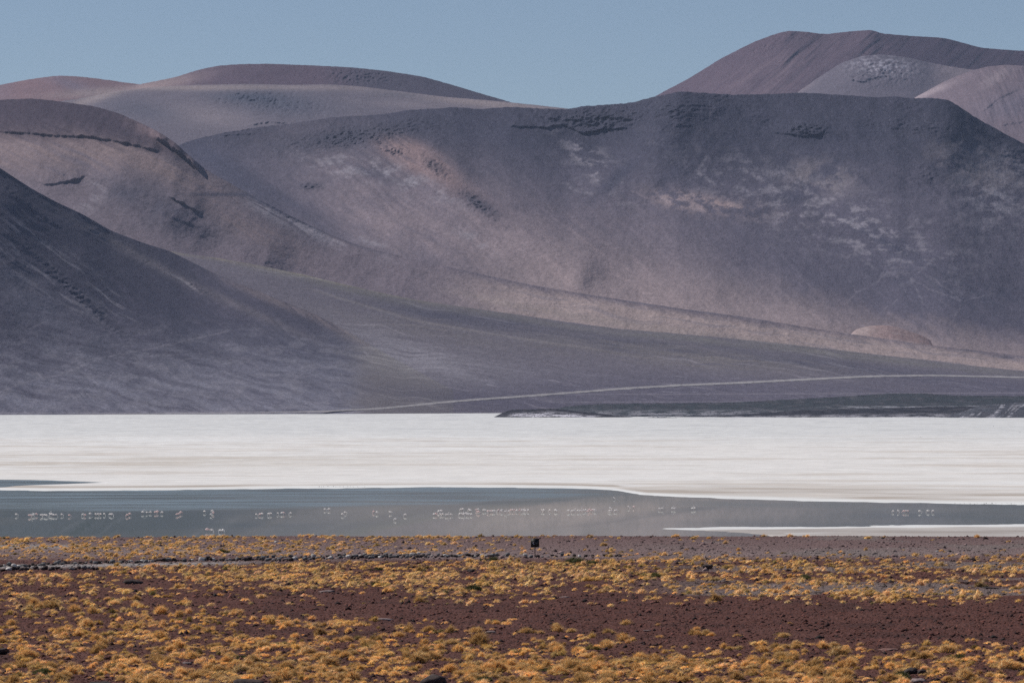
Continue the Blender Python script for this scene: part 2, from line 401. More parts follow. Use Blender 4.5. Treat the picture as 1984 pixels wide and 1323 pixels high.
# --- the long dark ridge and its face
def sh_main(px, py, U, V, t):
    r = rough_relief(U, V, 81, 55, 900, 2.5)
    # broad spurs and hollows of the face
    r = r+75*np.exp(-(seg_dist([(735, 275), (830, 320), (950, 405), (1120, 520)], px, py)/42)**2)
    r = r-55*np.exp(-(seg_dist([(1150, 300), (1180, 400), (1260, 480)], px, py)/90)**2)
    r = r+28*np.exp(-(seg_dist([(1850, 195), (1780, 300), (1700, 420)], px, py)/80)**2)
    r = r-50*np.exp(-(seg_dist([(1500, 260), (1560, 380), (1700, 520)], px, py)/80)**2)
    r = r-80*np.exp(-(seg_dist([(380, 300), (520, 360), (650, 440)], px, py)/55)**2)
    r = r+45*np.exp(-(seg_dist([(1310, 182), (1270, 290), (1180, 360)], px, py)/50)**2)
    r = r+14*streaks(px, py, 38, 283, 420, 75)+30*fbm(U/420, V/300, 2, 284)+3*streaks(px, py, 32, 83, 150, 16)
    rk1 = blob(px, py, 690, 262, 140, 20, -8)+0.8*blob(px, py, 840, 322, 30, 14, 40)+0.8*blob(px, py, 925, 395, 45, 14, 38)
    rk2 = blob(px, py, 1150, 232, 80, 22, 0)+blob(px, py, 1560, 250, 40, 14)+0.5*blob(px, py, 1300, 210, 90, 18)+0.45*blob(px, py, 1760, 245, 90, 16, 5)+0.8*blob(px, py, 600, 360, 22, 7)
    rk3 = blob(px, py, 760, 290, 26, 8, 10)
    r = r+rocky(U, V, rk1+rk2+rk3, 15, 12, 19)
    r = r+rocky(U, V, 0.5*sstep(0.05, 0.5, fbm(U/160, V/110, 3, 140))*sstep(480, 300, py), 9, 141, 22)
    for ln, a in (([(990, 244), (1060, 246), (1090, 240), (1130, 258), (1165, 250), (1215, 247)], 17), ([(1060, 228), (1110, 232), (1180, 226), (1240, 232)], 11),
                  ([(370, 270), (400, 262), (470, 250), (530, 238)], 13), ([(420, 262), (520, 256)], 9), ([(1500, 256), (1560, 262), (1600, 258)], 10)):
        r = r+cliff(px, py, ln, a, 18, 3)
    st = streaks(px, py, 33, 84, 130, 10); st2 = streaks(px, py, 20, 85, 90, 7); pat = fbm(px/70, py/45, 5, 86, 0.65); pt = fbm(px/40, py/20, 6, 89, 0.7)+0.25*st
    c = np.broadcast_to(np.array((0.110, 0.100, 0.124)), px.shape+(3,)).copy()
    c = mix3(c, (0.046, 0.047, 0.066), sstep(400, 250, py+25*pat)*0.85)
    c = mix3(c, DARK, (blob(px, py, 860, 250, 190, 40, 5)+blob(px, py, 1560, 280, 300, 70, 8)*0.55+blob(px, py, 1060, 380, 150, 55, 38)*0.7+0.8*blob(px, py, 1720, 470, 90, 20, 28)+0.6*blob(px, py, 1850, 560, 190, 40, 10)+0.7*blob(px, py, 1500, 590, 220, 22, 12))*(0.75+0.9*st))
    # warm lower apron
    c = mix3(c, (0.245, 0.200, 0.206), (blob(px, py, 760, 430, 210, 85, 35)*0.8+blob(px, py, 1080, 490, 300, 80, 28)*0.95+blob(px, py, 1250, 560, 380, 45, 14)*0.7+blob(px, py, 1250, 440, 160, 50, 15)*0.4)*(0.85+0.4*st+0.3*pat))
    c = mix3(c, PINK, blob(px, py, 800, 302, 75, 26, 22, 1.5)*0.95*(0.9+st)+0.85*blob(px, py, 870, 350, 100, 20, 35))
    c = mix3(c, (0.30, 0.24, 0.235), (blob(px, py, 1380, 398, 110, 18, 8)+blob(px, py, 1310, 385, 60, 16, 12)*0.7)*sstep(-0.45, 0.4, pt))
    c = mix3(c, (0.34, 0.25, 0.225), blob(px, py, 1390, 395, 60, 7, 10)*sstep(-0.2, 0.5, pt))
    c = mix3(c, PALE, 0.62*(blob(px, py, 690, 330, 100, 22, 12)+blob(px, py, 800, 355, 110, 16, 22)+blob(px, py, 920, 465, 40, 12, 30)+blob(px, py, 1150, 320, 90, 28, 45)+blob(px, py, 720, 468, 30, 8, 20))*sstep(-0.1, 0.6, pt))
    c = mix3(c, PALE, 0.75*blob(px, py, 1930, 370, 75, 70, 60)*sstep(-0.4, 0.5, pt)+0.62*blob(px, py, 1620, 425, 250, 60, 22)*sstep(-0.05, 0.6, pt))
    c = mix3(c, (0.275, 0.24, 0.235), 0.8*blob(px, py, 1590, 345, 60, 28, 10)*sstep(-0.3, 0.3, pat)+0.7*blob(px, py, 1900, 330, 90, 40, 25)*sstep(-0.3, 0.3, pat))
    for ln, wd, k in (([(1372, 307), (1355, 325), (1352, 332), (1378, 352)], 4.0, 0.5), ([(1440, 328), (1480, 350)], 5, 0.4), ([(1485, 330), (1525, 338)], 8, 0.35), ([(1430, 364), (1455, 378)], 6, 0.4),
                      ([(1090, 350), (1110, 368), (1150, 375)], 4, 0.3), ([(1380, 210), (1350, 265), (1310, 310), (1284, 320)], 1.3, 0.2), ([(1445, 220), (1400, 268)], 1.3, 0.16)):
        c = mix3(c, PALE, k*sstep(-0.5, 0.4, fbm(px/9, py/6, 3, 90))*np.exp(-(seg_dist(ln, px+7*fbm(px/16, py/16, 3, 87), py+3*fbm(px/12, py/12, 2, 91))/wd)**2))
    # painted shade in the left valley, then faint paths low on the right slope
    c = mix3(c, DARK, 0.85*blob(px, py, 455, 345, 120, 22, 36)+0.5*blob(px, py, 560, 390, 120, 12, 33)+0.7*blob(px, py, 380, 290, 60, 22, 20))
    for ln in ([(1645, 542), (1660, 565), (1640, 588), (1638, 603)], [(1660, 567), (1700, 545), (1720, 528)], [(1510, 560), (1545, 590), (1570, 603)], [(1575, 570), (1582, 592)], [(1810, 540), (1866, 584), (1835, 640)], [(1740, 525), (1800, 560), (1870, 586)], [(1866, 584), (1925, 568)], [(1700, 610), (1745, 575)], [(1765, 540), (1790, 590)], [(1550, 535), (1570, 555)]):
        c = mix3(c, PALE, 0.24*sstep(-0.5, 0.3, fbm(px/12, py/10, 3, 92))*np.exp(-(seg_dist(ln, px+5*fbm(px/16, py/16, 2, 88), py)/1.4)**2))
    c = mix3(c, DARK, 0.6*blob(px, py, 1540, 382, 28, 11)+0.6*blob(px, py, 1483, 412, 16, 7)+0.8*blob(px, py, 1195, 345, 55, 14, -42)+0.5*blob(px, py, 1290, 345, 60, 16, -35)+0.6*blob(px, py, 930, 395, 60, 13, 28)+0.5*blob(px, py, 720, 335, 60, 10, 18))
    dly = np.interp(px, [480, 560, 700, 860, 1020, 1200, 1450, 1984], [376, 418, 478, 515, 550, 580, 615, 690]); bw = 95-55*sstep(1300, 1800, px)
    c = mix3(c, (0.315, 0.252, 0.236), sstep(1.3, -0.2, (dly-py+14*pat+10*st)/(1.25*bw))*0.8*sstep(780, 1080, px))
    c = mix3(c, (0.052, 0.054, 0.072), 0.75*np.clip(rk1+rk2, 0, 1)); c = speck(px, py, c, np.clip(rk1+rk2, 0, 1), 13, 0.2, 0.8)
    c = speck(px, py, c, sstep(0.0, 0.3, pat)*0.6, 14, 0.50, 0.6)
    c = mix3(c, PALE, 0.35*sstep(0.38, 0.6, pn(px/2.2, py/1.8, 15)))
    return r, c
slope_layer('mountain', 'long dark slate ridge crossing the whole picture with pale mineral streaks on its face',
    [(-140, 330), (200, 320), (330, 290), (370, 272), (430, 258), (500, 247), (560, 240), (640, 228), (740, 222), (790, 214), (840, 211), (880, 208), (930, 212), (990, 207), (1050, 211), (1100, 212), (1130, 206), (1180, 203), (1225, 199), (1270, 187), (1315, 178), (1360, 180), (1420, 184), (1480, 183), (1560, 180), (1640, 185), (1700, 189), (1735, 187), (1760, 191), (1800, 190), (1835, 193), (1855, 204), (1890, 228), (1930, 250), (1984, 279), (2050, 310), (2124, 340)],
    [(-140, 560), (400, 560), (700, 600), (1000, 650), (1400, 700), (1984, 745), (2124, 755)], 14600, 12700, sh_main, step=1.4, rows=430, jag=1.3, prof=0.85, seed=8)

# --- left middle mountain running down into the sandy apron
def sh_mid(px, py, U, V, t):
    r = rough_relief(U, V, 91, 45, 800, 2.2)
    r = r+cliff(px, py, [(-140, 262), (0, 254), (60, 257), (110, 262), (170, 263), (230, 273), (270, 282), (305, 291)], 20, 60, 4, 3)
    r = r+cliff(px, py, [(300, 262), (330, 280), (360, 302), (385, 325)], 44, 50, 8, 4, 7)
    r = r+cliff(px, py, [(65, 338), (75, 350), (90, 357), (130, 350), (165, 342)], 12, 40, 4, 4, 4)
    r = r+cliff(px, py, [(330, 380), (365, 398), (388, 412)], 20, 30, 4, 3, 5)
    r = r+40*np.exp(-(seg_dist([(240, 340), (390, 410), (520, 480)], px, py)/45)**2)-30*np.exp(-(seg_dist([(160, 360), (230, 420), (420, 480)], px, py)/40)**2)
    r = r+8*streaks(px, py, 30, 293, 420, 60)+2.5*streaks(px, py, 30, 93, 160, 14)
    rk = blob(px, py, 560, 408, 60, 12, 32)+0.6*blob(px, py, 150, 345, 60, 14)
    r = r+rocky(U, V, rk, 9, 16, 18)
    st = streaks(px, py, 28, 94, 170, 9); pat = fbm(px/80, py/50, 4, 95)
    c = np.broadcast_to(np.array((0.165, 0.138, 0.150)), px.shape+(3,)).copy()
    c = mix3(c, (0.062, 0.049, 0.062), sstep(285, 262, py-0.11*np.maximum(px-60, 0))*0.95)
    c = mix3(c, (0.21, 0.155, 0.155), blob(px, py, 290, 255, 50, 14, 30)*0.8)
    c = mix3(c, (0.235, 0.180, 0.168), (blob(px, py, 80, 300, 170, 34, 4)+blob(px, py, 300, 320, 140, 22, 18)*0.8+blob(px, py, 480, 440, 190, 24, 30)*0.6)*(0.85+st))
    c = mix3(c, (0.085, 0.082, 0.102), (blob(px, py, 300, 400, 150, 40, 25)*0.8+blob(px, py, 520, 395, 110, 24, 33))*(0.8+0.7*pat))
    c = mix3(c, PALE, 0.6*(blob(px, py, 175, 380, 28, 22, -50)+blob(px, py, 520, 390, 30, 4, 20))*sstep(-0.2, 0.4, pat+st))
    ly, m = linemask([(480, 376), (560, 418), (700, 478), (860, 515), (1020, 550), (1200, 580), (1450, 615), (1984, 690)], px, 30)
    c = mix3(c, (0.30, 0.275, 0.29), 0.75*m*sstep(900, 560, px)*np.exp(-((py-ly-12)/12)**2)*sstep(-0.4, 0.3, st+pat))
    # sandy apron to the right
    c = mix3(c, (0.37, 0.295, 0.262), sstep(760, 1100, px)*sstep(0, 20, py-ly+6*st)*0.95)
    c = mix3(c, (0.22, 0.195, 0.205), 0.5*sstep(800, 1100, px)*sstep(0.0, 0.4, streaks(px, py, 8, 96, 200, 5)))
    c = mix3(c, (0.20, 0.165, 0.178), sstep(1000, 700, px)*sstep(440, 520, py)*0.5)
    c = mix3(c, (0.30, 0.25, 0.22), 0.6*sstep(800, 1000, px)*np.exp(-((py-ly-46)/8)**2))
    c = mix3(c, DARK, 0.3*(sstep(1100, 1140, px)*sstep(1460, 1380, px)+0.7*sstep(850, 900, px)*sstep(1030, 1000, px))*np.exp(-((py-ly-1.5)/2.6)**2))
    for q in ((1775, 654, 14), (1878, 678, 22), (1950, 692, 18)): c = mix3(c, DARK, 0.7*blob(px, py, q[0], q[1], q[2], 2.6, 6))
    c = speck(px, py, c, rk, 17); c = mix3(c, DARK, 0.75*sstep(860, 560, px)*sstep(330, 420, px)*np.exp(-((py-ly-1)/4)**2))
    return r, c
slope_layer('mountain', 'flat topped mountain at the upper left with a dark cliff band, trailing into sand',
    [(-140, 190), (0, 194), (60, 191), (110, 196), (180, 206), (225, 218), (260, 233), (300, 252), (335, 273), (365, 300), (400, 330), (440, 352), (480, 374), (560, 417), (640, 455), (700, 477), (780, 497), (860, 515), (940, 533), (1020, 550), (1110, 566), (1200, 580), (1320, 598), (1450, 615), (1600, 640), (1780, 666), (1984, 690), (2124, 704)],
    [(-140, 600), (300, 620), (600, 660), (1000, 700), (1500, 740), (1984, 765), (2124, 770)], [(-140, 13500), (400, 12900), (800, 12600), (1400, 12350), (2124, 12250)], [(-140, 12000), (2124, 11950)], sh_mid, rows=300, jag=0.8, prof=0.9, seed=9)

# pink mound sitting on the sand at the right
def sh_mound(px, py, U, V, t):
    r = 6*fbm(U/60, V/40, 3, 101)+1.5*fbm(U/12, V/12, 2, 102)
    c = np.broadcast_to(np.array((0.30, 0.215, 0.195)), px.shape+(3,)).copy()
    c = mix3(c, (0.36, 0.29, 0.26), sstep(1715, 1665, px)*0.8+0.5*sstep(0.1, 0.4, streaks(px, py, 10, 103, 60, 4)))  # sunlit left side put into the colour, plus pale streaks
    return r, c
slope_layer('hill', 'small salmon pink mound on the sandy apron at the right',
    [(1640, 660), (1652, 640), (1668, 635), (1685, 631), (1715, 630), (1740, 634), (1765, 643), (1790, 651), (1812, 666), (1830, 690)],
    [(1640, 655), (1680, 664), (1740, 672), (1780, 680), (1830, 694)], 13040, 12900, sh_mound, x0=1640, x1=1828, rows=50, back=120, jag=0.2, mat=M_MOUNT, seed=10)

# --- long alluvial fan with a green crest
FAN_R = [(-140, 440), (200, 465), (330, 487), (420, 500), (500, 514), (580, 530), (650, 547), (720, 563), (800, 580), (900, 595), (1000, 609), (1100, 624), (1200, 637), (1300, 645), (1400, 654), (1500, 664), (1600, 675), (1700, 687), (1800, 698), (1900, 710), (1984, 719), (2124, 734)]
FAN_B = [(-140, 806), (2124, 806)]
FAN_D0 = [(-140, 9250), (0, 9350), (700, 9950), (1000, 10400), (1400, 10800), (2124, 10800)]; FAN_D1 = 11850.0
def fan_depth(px, py):
    yr = curve(FAN_R, px); yb = curve(FAN_B, px); t = np.clip((yb-py)/(yb-yr), 0, 1)
    d0 = curve(FAN_D0, px, 60); return d0+(FAN_D1-d0)*t
def fan_surface(px, py):
    D = fan_depth(px, py); t = np.clip((806-py)/(806-curve(FAN_R, px)), 0, 1); r, c = sh_fan(px, py, (px-CX)/F*D, (HY-py)/F*D, t)
    return D-r*sstep(0.0, 0.03, t), c
def sh_fan(px, py, U, V, t):
    r = 8*fbm(U/500, V/120, 3, 111)+3*streaks(px, py, 8, 112, 160, 7)+1.0*fbm(U/20, V/9, 3, 113)
    st = streaks(px, py, 9, 114, 260, 6); st2 = streaks(px, py, 6, 115, 120, 4); pat = fbm(px/150, py/50, 3, 116)
    yr = curve(FAN_R, px); s = py-yr
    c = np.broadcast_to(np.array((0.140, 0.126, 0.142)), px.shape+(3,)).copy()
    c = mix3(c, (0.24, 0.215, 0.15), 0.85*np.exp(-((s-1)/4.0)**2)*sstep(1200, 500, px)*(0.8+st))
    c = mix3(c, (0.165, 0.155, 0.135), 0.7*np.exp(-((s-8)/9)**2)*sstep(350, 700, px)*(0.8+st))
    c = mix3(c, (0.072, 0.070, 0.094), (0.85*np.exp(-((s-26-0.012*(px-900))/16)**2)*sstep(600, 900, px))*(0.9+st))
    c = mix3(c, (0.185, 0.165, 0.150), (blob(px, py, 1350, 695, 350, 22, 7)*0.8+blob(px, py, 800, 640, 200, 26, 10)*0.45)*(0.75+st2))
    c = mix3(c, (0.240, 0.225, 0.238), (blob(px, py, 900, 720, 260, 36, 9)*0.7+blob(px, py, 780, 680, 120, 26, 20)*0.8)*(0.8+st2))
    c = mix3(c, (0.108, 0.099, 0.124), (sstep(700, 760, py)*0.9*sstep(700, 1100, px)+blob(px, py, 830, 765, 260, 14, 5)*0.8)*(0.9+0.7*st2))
    ly, m = linemask([(600, 560), (800, 620), (1000, 655), (1150, 675)], px, 40)
    c = mix3(c, (0.24, 0.215, 0.20), 0.5*m*np.exp(-((py-ly)/2.5)**2))
    c = mix3(c, PALE, 0.4*sstep(0.45, 0.7, st2)*sstep(700, 740, py)+0.25*sstep(0.35, 0.6, st))
    c = mix3(c, (0.30, 0.28, 0.29), 0.3*sstep(0.30, 0.6, pn(px/2.4, py/1.6, 18)))
    c = mix3(c, DARK, 0.5*sstep(0.34, 0.6, pn(px/2.8, py/1.7, 19)))
    for y0 in (763, 778):
        c = mix3(c, PALE, 0.25*np.exp(-((py-(y0-0.003*(px-1400)))/1.0)**2)*sstep(1000, 1150, px))
    return r, c
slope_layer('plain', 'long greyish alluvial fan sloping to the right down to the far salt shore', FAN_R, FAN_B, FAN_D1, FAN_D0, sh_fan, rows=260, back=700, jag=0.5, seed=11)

# light dirt road across the foot of the fan
def build_road():
    main = [(150, 803), (380, 800.6), (540, 798.2), (640, 796), (740, 791), (800, 785), (860, 779), (920, 774), (1000, 768.5), (1100, 761), (1200, 753), (1320, 746), (1440, 741), (1560, 735), (1680, 729), (1800, 727), (1900, 729), (1984, 731), (2124, 735)]
    xs = np.arange(150, 2110, 3.0); yc = curve(main, xs, 20)+0.5*fbm(xs/25, xs*0, 2, 5)
    wd = (0.5+1.4*sstep(440, 820, xs))*(1-0.35*sstep(1500, 1984, xs))*(1+0.45*fbm(xs/18, xs*0+4, 3, 6))
    rows = []
    for k in np.linspace(-1, 1, 5):
        py = yc+k*wd; D = fan_surface(xs, py)[0]-3.5-45*sstep(720, 560, xs)
        rows.append(np.stack([(xs-CX)/F*D, D, H+(HY-py)/F*D], -1))
    P = np.array(rows); c = np.broadcast_to(np.array((0.30, 0.285, 0.30)), P.shape).copy()
    return tag(mesh_obj('road', P, grid_faces(*P.shape[:2]), M_MOUNT, c), 'pale dirt road running across the foot of the fan', 'road', kind='structure')
build_road()

# --- near left slope
def sh_near(px, py, U, V, t):
    r = rough_relief(U, V, 121, 35, 600, 2.0)+18*streaks(px, py, 35, 322, 420, 50)+2.5*streaks(px, py, 35, 122, 170, 13)
    r = r+35*np.exp(-(seg_dist([(0, 420), (150, 520), (330, 650)], px, py)/60)**2)-20*np.exp(-(seg_dist([(0, 330), (200, 460), (420, 600)], px, py)/22)**2)
    rk = blob(px, py, 150, 570, 110, 9, 42)+0.8*blob(px, py, 60, 400, 80, 5, 36)+0.9*blob(px, py, 385, 558, 26, 5, 30)
    r = r+rocky(U, V, rk, 11, 20, 14)
    st = streaks(px, py, 36, 123, 140, 8); st2 = streaks(px, py, 14, 124, 160, 11); pat = fbm(px/90, py/60, 4, 125)
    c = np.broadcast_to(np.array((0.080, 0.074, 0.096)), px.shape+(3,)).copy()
    c = mix3(c, (0.064, 0.062, 0.086), (blob(px, py, 300, 600, 260, 60, 30)+blob(px, py, 620, 690, 190, 40, 18)+blob(px, py, 70, 380, 140, 26, 36))*(0.7+0.8*st))  # shade on the face and foot painted into the slope colour
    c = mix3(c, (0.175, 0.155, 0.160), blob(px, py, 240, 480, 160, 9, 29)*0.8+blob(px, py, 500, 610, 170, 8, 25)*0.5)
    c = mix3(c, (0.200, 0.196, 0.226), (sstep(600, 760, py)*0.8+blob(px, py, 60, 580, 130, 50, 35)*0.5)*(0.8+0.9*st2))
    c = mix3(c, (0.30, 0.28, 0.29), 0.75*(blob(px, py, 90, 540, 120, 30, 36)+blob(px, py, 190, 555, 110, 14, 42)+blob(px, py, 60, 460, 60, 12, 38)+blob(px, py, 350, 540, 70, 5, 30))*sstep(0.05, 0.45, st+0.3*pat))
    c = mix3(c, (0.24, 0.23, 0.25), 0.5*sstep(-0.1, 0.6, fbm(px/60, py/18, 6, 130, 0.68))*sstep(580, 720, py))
    yr = curve(NEAR_R, px); s = py-yr
    c = mix3(c, (0.215, 0.178, 0.175), 0.8*np.exp(-((s-5)/9)**2)*sstep(380, 520, px)*(0.9+0.8*st))
    c = mix3(c, (0.205, 0.19, 0.20), sstep(690, 750, px+0.25*(py-700)+25*st2)*0.95)
    for ln in ([(0, 760), (40, 742), (120, 725), (200, 692), (300, 674), (440, 642)], [(55, 638), (95, 620)], [(210, 738), (218, 722)]):
        c = mix3(c, PALE, 0.22*np.exp(-(seg_dist(ln, px, py+2*fbm(px/22, py/22, 2, 126))/1.4)**2))
    for ln in ([(705, 682), (718, 690), (728, 703), (722, 712), (738, 712)],):
        c = mix3(c, (0.42, 0.40, 0.41), 0.7*np.exp(-(seg_dist(ln, px+4*fbm(px/7, py/7, 2, 127), py)/1.6)**2))
    c = mix3(c, PALE, 0.6*np.exp(-((py-(800.5-0.004*px))/1.1)**2))
    c = speck(px, py, c, np.clip(rk, 0, 1), 21, 0.1, 0.85)
    c = mix3(c, (0.28, 0.27, 0.29), 0.3*sstep(0.36, 0.6, pn(px/2.4, py/1.7, 22)))
    c = speck(px, py, c, 0.8, 23, 0.50, 0.5)
    return r, c
NEAR_R = [(-140, 235), (0, 326), (60, 365), (110, 392), (160, 415), (215, 447), (270, 468), (330, 487), (370, 507), (420, 532), (480, 556), (540, 580), (600, 604), (650, 629), (700, 657), (750, 686), (800, 714), (850, 741), (900, 767), (940, 788), (1000, 815)]
def merge_fan(px, py, U, V, t, D, col):
    D2, c = fan_surface(px, py)
    k = sstep(560, 735, px); kc = sstep(640, 745, px+35*fbm(px/50, py/14, 4, 129))
    return D*(1-k)+(D2-2.0+7*sstep(860, 912, px))*k, col*(1-kc[..., None])+c*kc[..., None]
NEAR_D = [(-140, 10950), (0, 10900)]+[(x, float(fan_depth(np.array([float(x)]), float(np.interp(x, [p[0] for p in NEAR_R], [p[1] for p in NEAR_R])))[0])-o) for x, o in ((350, 350), (500, 220), (600, 120), (700, 40), (740, 8), (800, 4), (870, 4), (940, 4))]
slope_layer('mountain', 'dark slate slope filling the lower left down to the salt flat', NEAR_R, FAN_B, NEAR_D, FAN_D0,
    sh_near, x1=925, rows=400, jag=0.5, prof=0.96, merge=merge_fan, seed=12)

# --- low dark lava hills on the salt
def lowshade(white, seed, tone=(0.070, 0.075, 0.085)):
    def f(px, py, U, V, t):
        r = 5*fbm(U/70, V/14, 4, seed)+1.6*fbm(U/9, V/5, 3, seed+1)
        c = np.broadcast_to(np.array(tone), px.shape+(3,)).copy()
        n = fbm(px/26, py/4, 4, seed+2)
        c = mix3(c, (0.090, 0.086, 0.092), sstep(-0.1, 0.5, n)*0.6)
        c = mix3(c, (0.035, 0.035, 0.042), 0.6*sstep(0.15, 0.5, fbm(px/40, py/3, 3, seed+4)))
        c = mix3(c, (0.55, 0.54, 0.56), white(px, py, t)*sstep(-0.5, 0.55, fbm(px/34, py/3.2, 5, seed+3, 0.68)))
        c = speck(px, py, c, 1.0, seed+5, 0.22, 0.8); c = mix3(c, (0.02, 0.02, 0.025), 0.6*sstep(0.90, 0.99, t)*sstep(0.0, 0.3, fbm(px/5, px*0, 3, seed+6)))
        return r, c
    return f
def low(label, ridge, base, d1, d0, white, seed, tone=(0.070, 0.075, 0.085), **kw):
    x0, x1 = ridge[0][0], ridge[-1][0]
    return slope_layer('hill', label, ridge, base, d1, d0, lowshade(white, seed, tone), x0=x0, x1=x1, step=1.0, rows=70, back=160, jag=0.9, mat=M_LOW, seed=seed, **kw)
low('long low dark hill lying behind the other shore hills on the far salt edge', [(1040, 806), (1070, 793), (1100, 787), (1150, 783), (1250, 781), (1400, 780), (1470, 777), (1540, 773), (1640, 768), (1720, 762), (1790, 762), (1850, 766), (1984, 767), (2124, 770)],
    [(1040, 808.5), (1500, 807.5), (2124, 806)], 9000, 8400, lambda x, y, t: 0.42*sstep(789, 803, y)*sstep(1650, 1450, x)+0.45*np.exp(-((y-788.5-0.004*(1700-x))/2.2)**2)*sstep(1560, 1650, x), 131, tone=(0.044, 0.052, 0.056))
low('wide low dark rise in the middle of the far salt edge', [(1240, 809), (1330, 804), (1450, 800), (1530, 796), (1600, 793), (1660, 792), (1720, 791), (1800, 788), (1900, 787), (2000, 792), (2124, 796)],
    [(1240, 809.5), (1530, 808.5), (2124, 808)], 8600, 8200, lambda x, y, t: 0.6*sstep(0.55, 0.05, t)+0*x, 141, tone=(0.030, 0.032, 0.037))
low('small rocky black knob with white foot ending the shore hills on the left', [(950, 810), (965, 804), (980, 796), (1000, 792.5), (1030, 793), (1065, 791), (1100, 794), (1140, 799), (1190, 804), (1240, 808.5)],
    [(950, 811), (1000, 811), (1240, 809.5)], 8330, 8150, lambda x, y, t: 1.7*sstep(0.85, 0.2, t)*sstep(975, 1010, x)*sstep(1200, 1090, x), 151, tone=(0.030, 0.030, 0.035))
low('low dark sliver of ground in front of the shore hills', [(1240, 809.5), (1270, 807.6), (1300, 808.3), (1320, 809.6)], [(1240, 810.4), (1320, 810.4)], 8010, 7970, lambda x, y, t: 0*x, 161)
low('streaked black and white hill at the right edge of the far salt shore', [(1800, 810), (1835, 806), (1860, 799), (1885, 790), (1915, 783), (1950, 781), (1984, 781), (2040, 784), (2124, 800)],
    [(1800, 811), (1984, 811), (2124, 811)], 8250, 8000, lambda x, y, t: 0.6*sstep(-0.1, 0.3, streaks(x, y, -35, 171, 60, 8)), 171)

# ------------------------------------------------------------------ salt flat, lagoon, base ground
SHORE_FAR = [(-200, 949), (0, 949), (100, 950.5), (250, 950), (400, 949), (560, 946), (700, 945), (850, 944), (1000, 944.5), (1120, 946), (1190, 949), (1215, 954), (1250, 959), (1320, 962), (1420, 966), (1560, 970), (1700, 973), (1850, 975.5), (1984, 977), (2200, 979)]
SHORE_NEAR = [(1180, 1030), (1260, 1026), (1290, 1023), (1350, 1022), (1500, 1020.5), (1650, 1018), (1800, 1016.5), (1984, 1016), (2200, 1015)]
SHORE_NB = [(1180, 1010), (1260, 1022), (1290, 1024.5), (1350, 1027.5), (1430, 1031), (1480, 1036), (1520, 1046), (1600, 1080), (2200, 1090)]
LAG2_T = [(-200, 927), (0, 929), (90, 930), (150, 932), (200, 934.5)]
LAG2_B = [(-200, 948), (0, 944), (14, 943.2), (30, 941), (60, 939.5), (110, 938), (160, 936), (200, 934.5)]
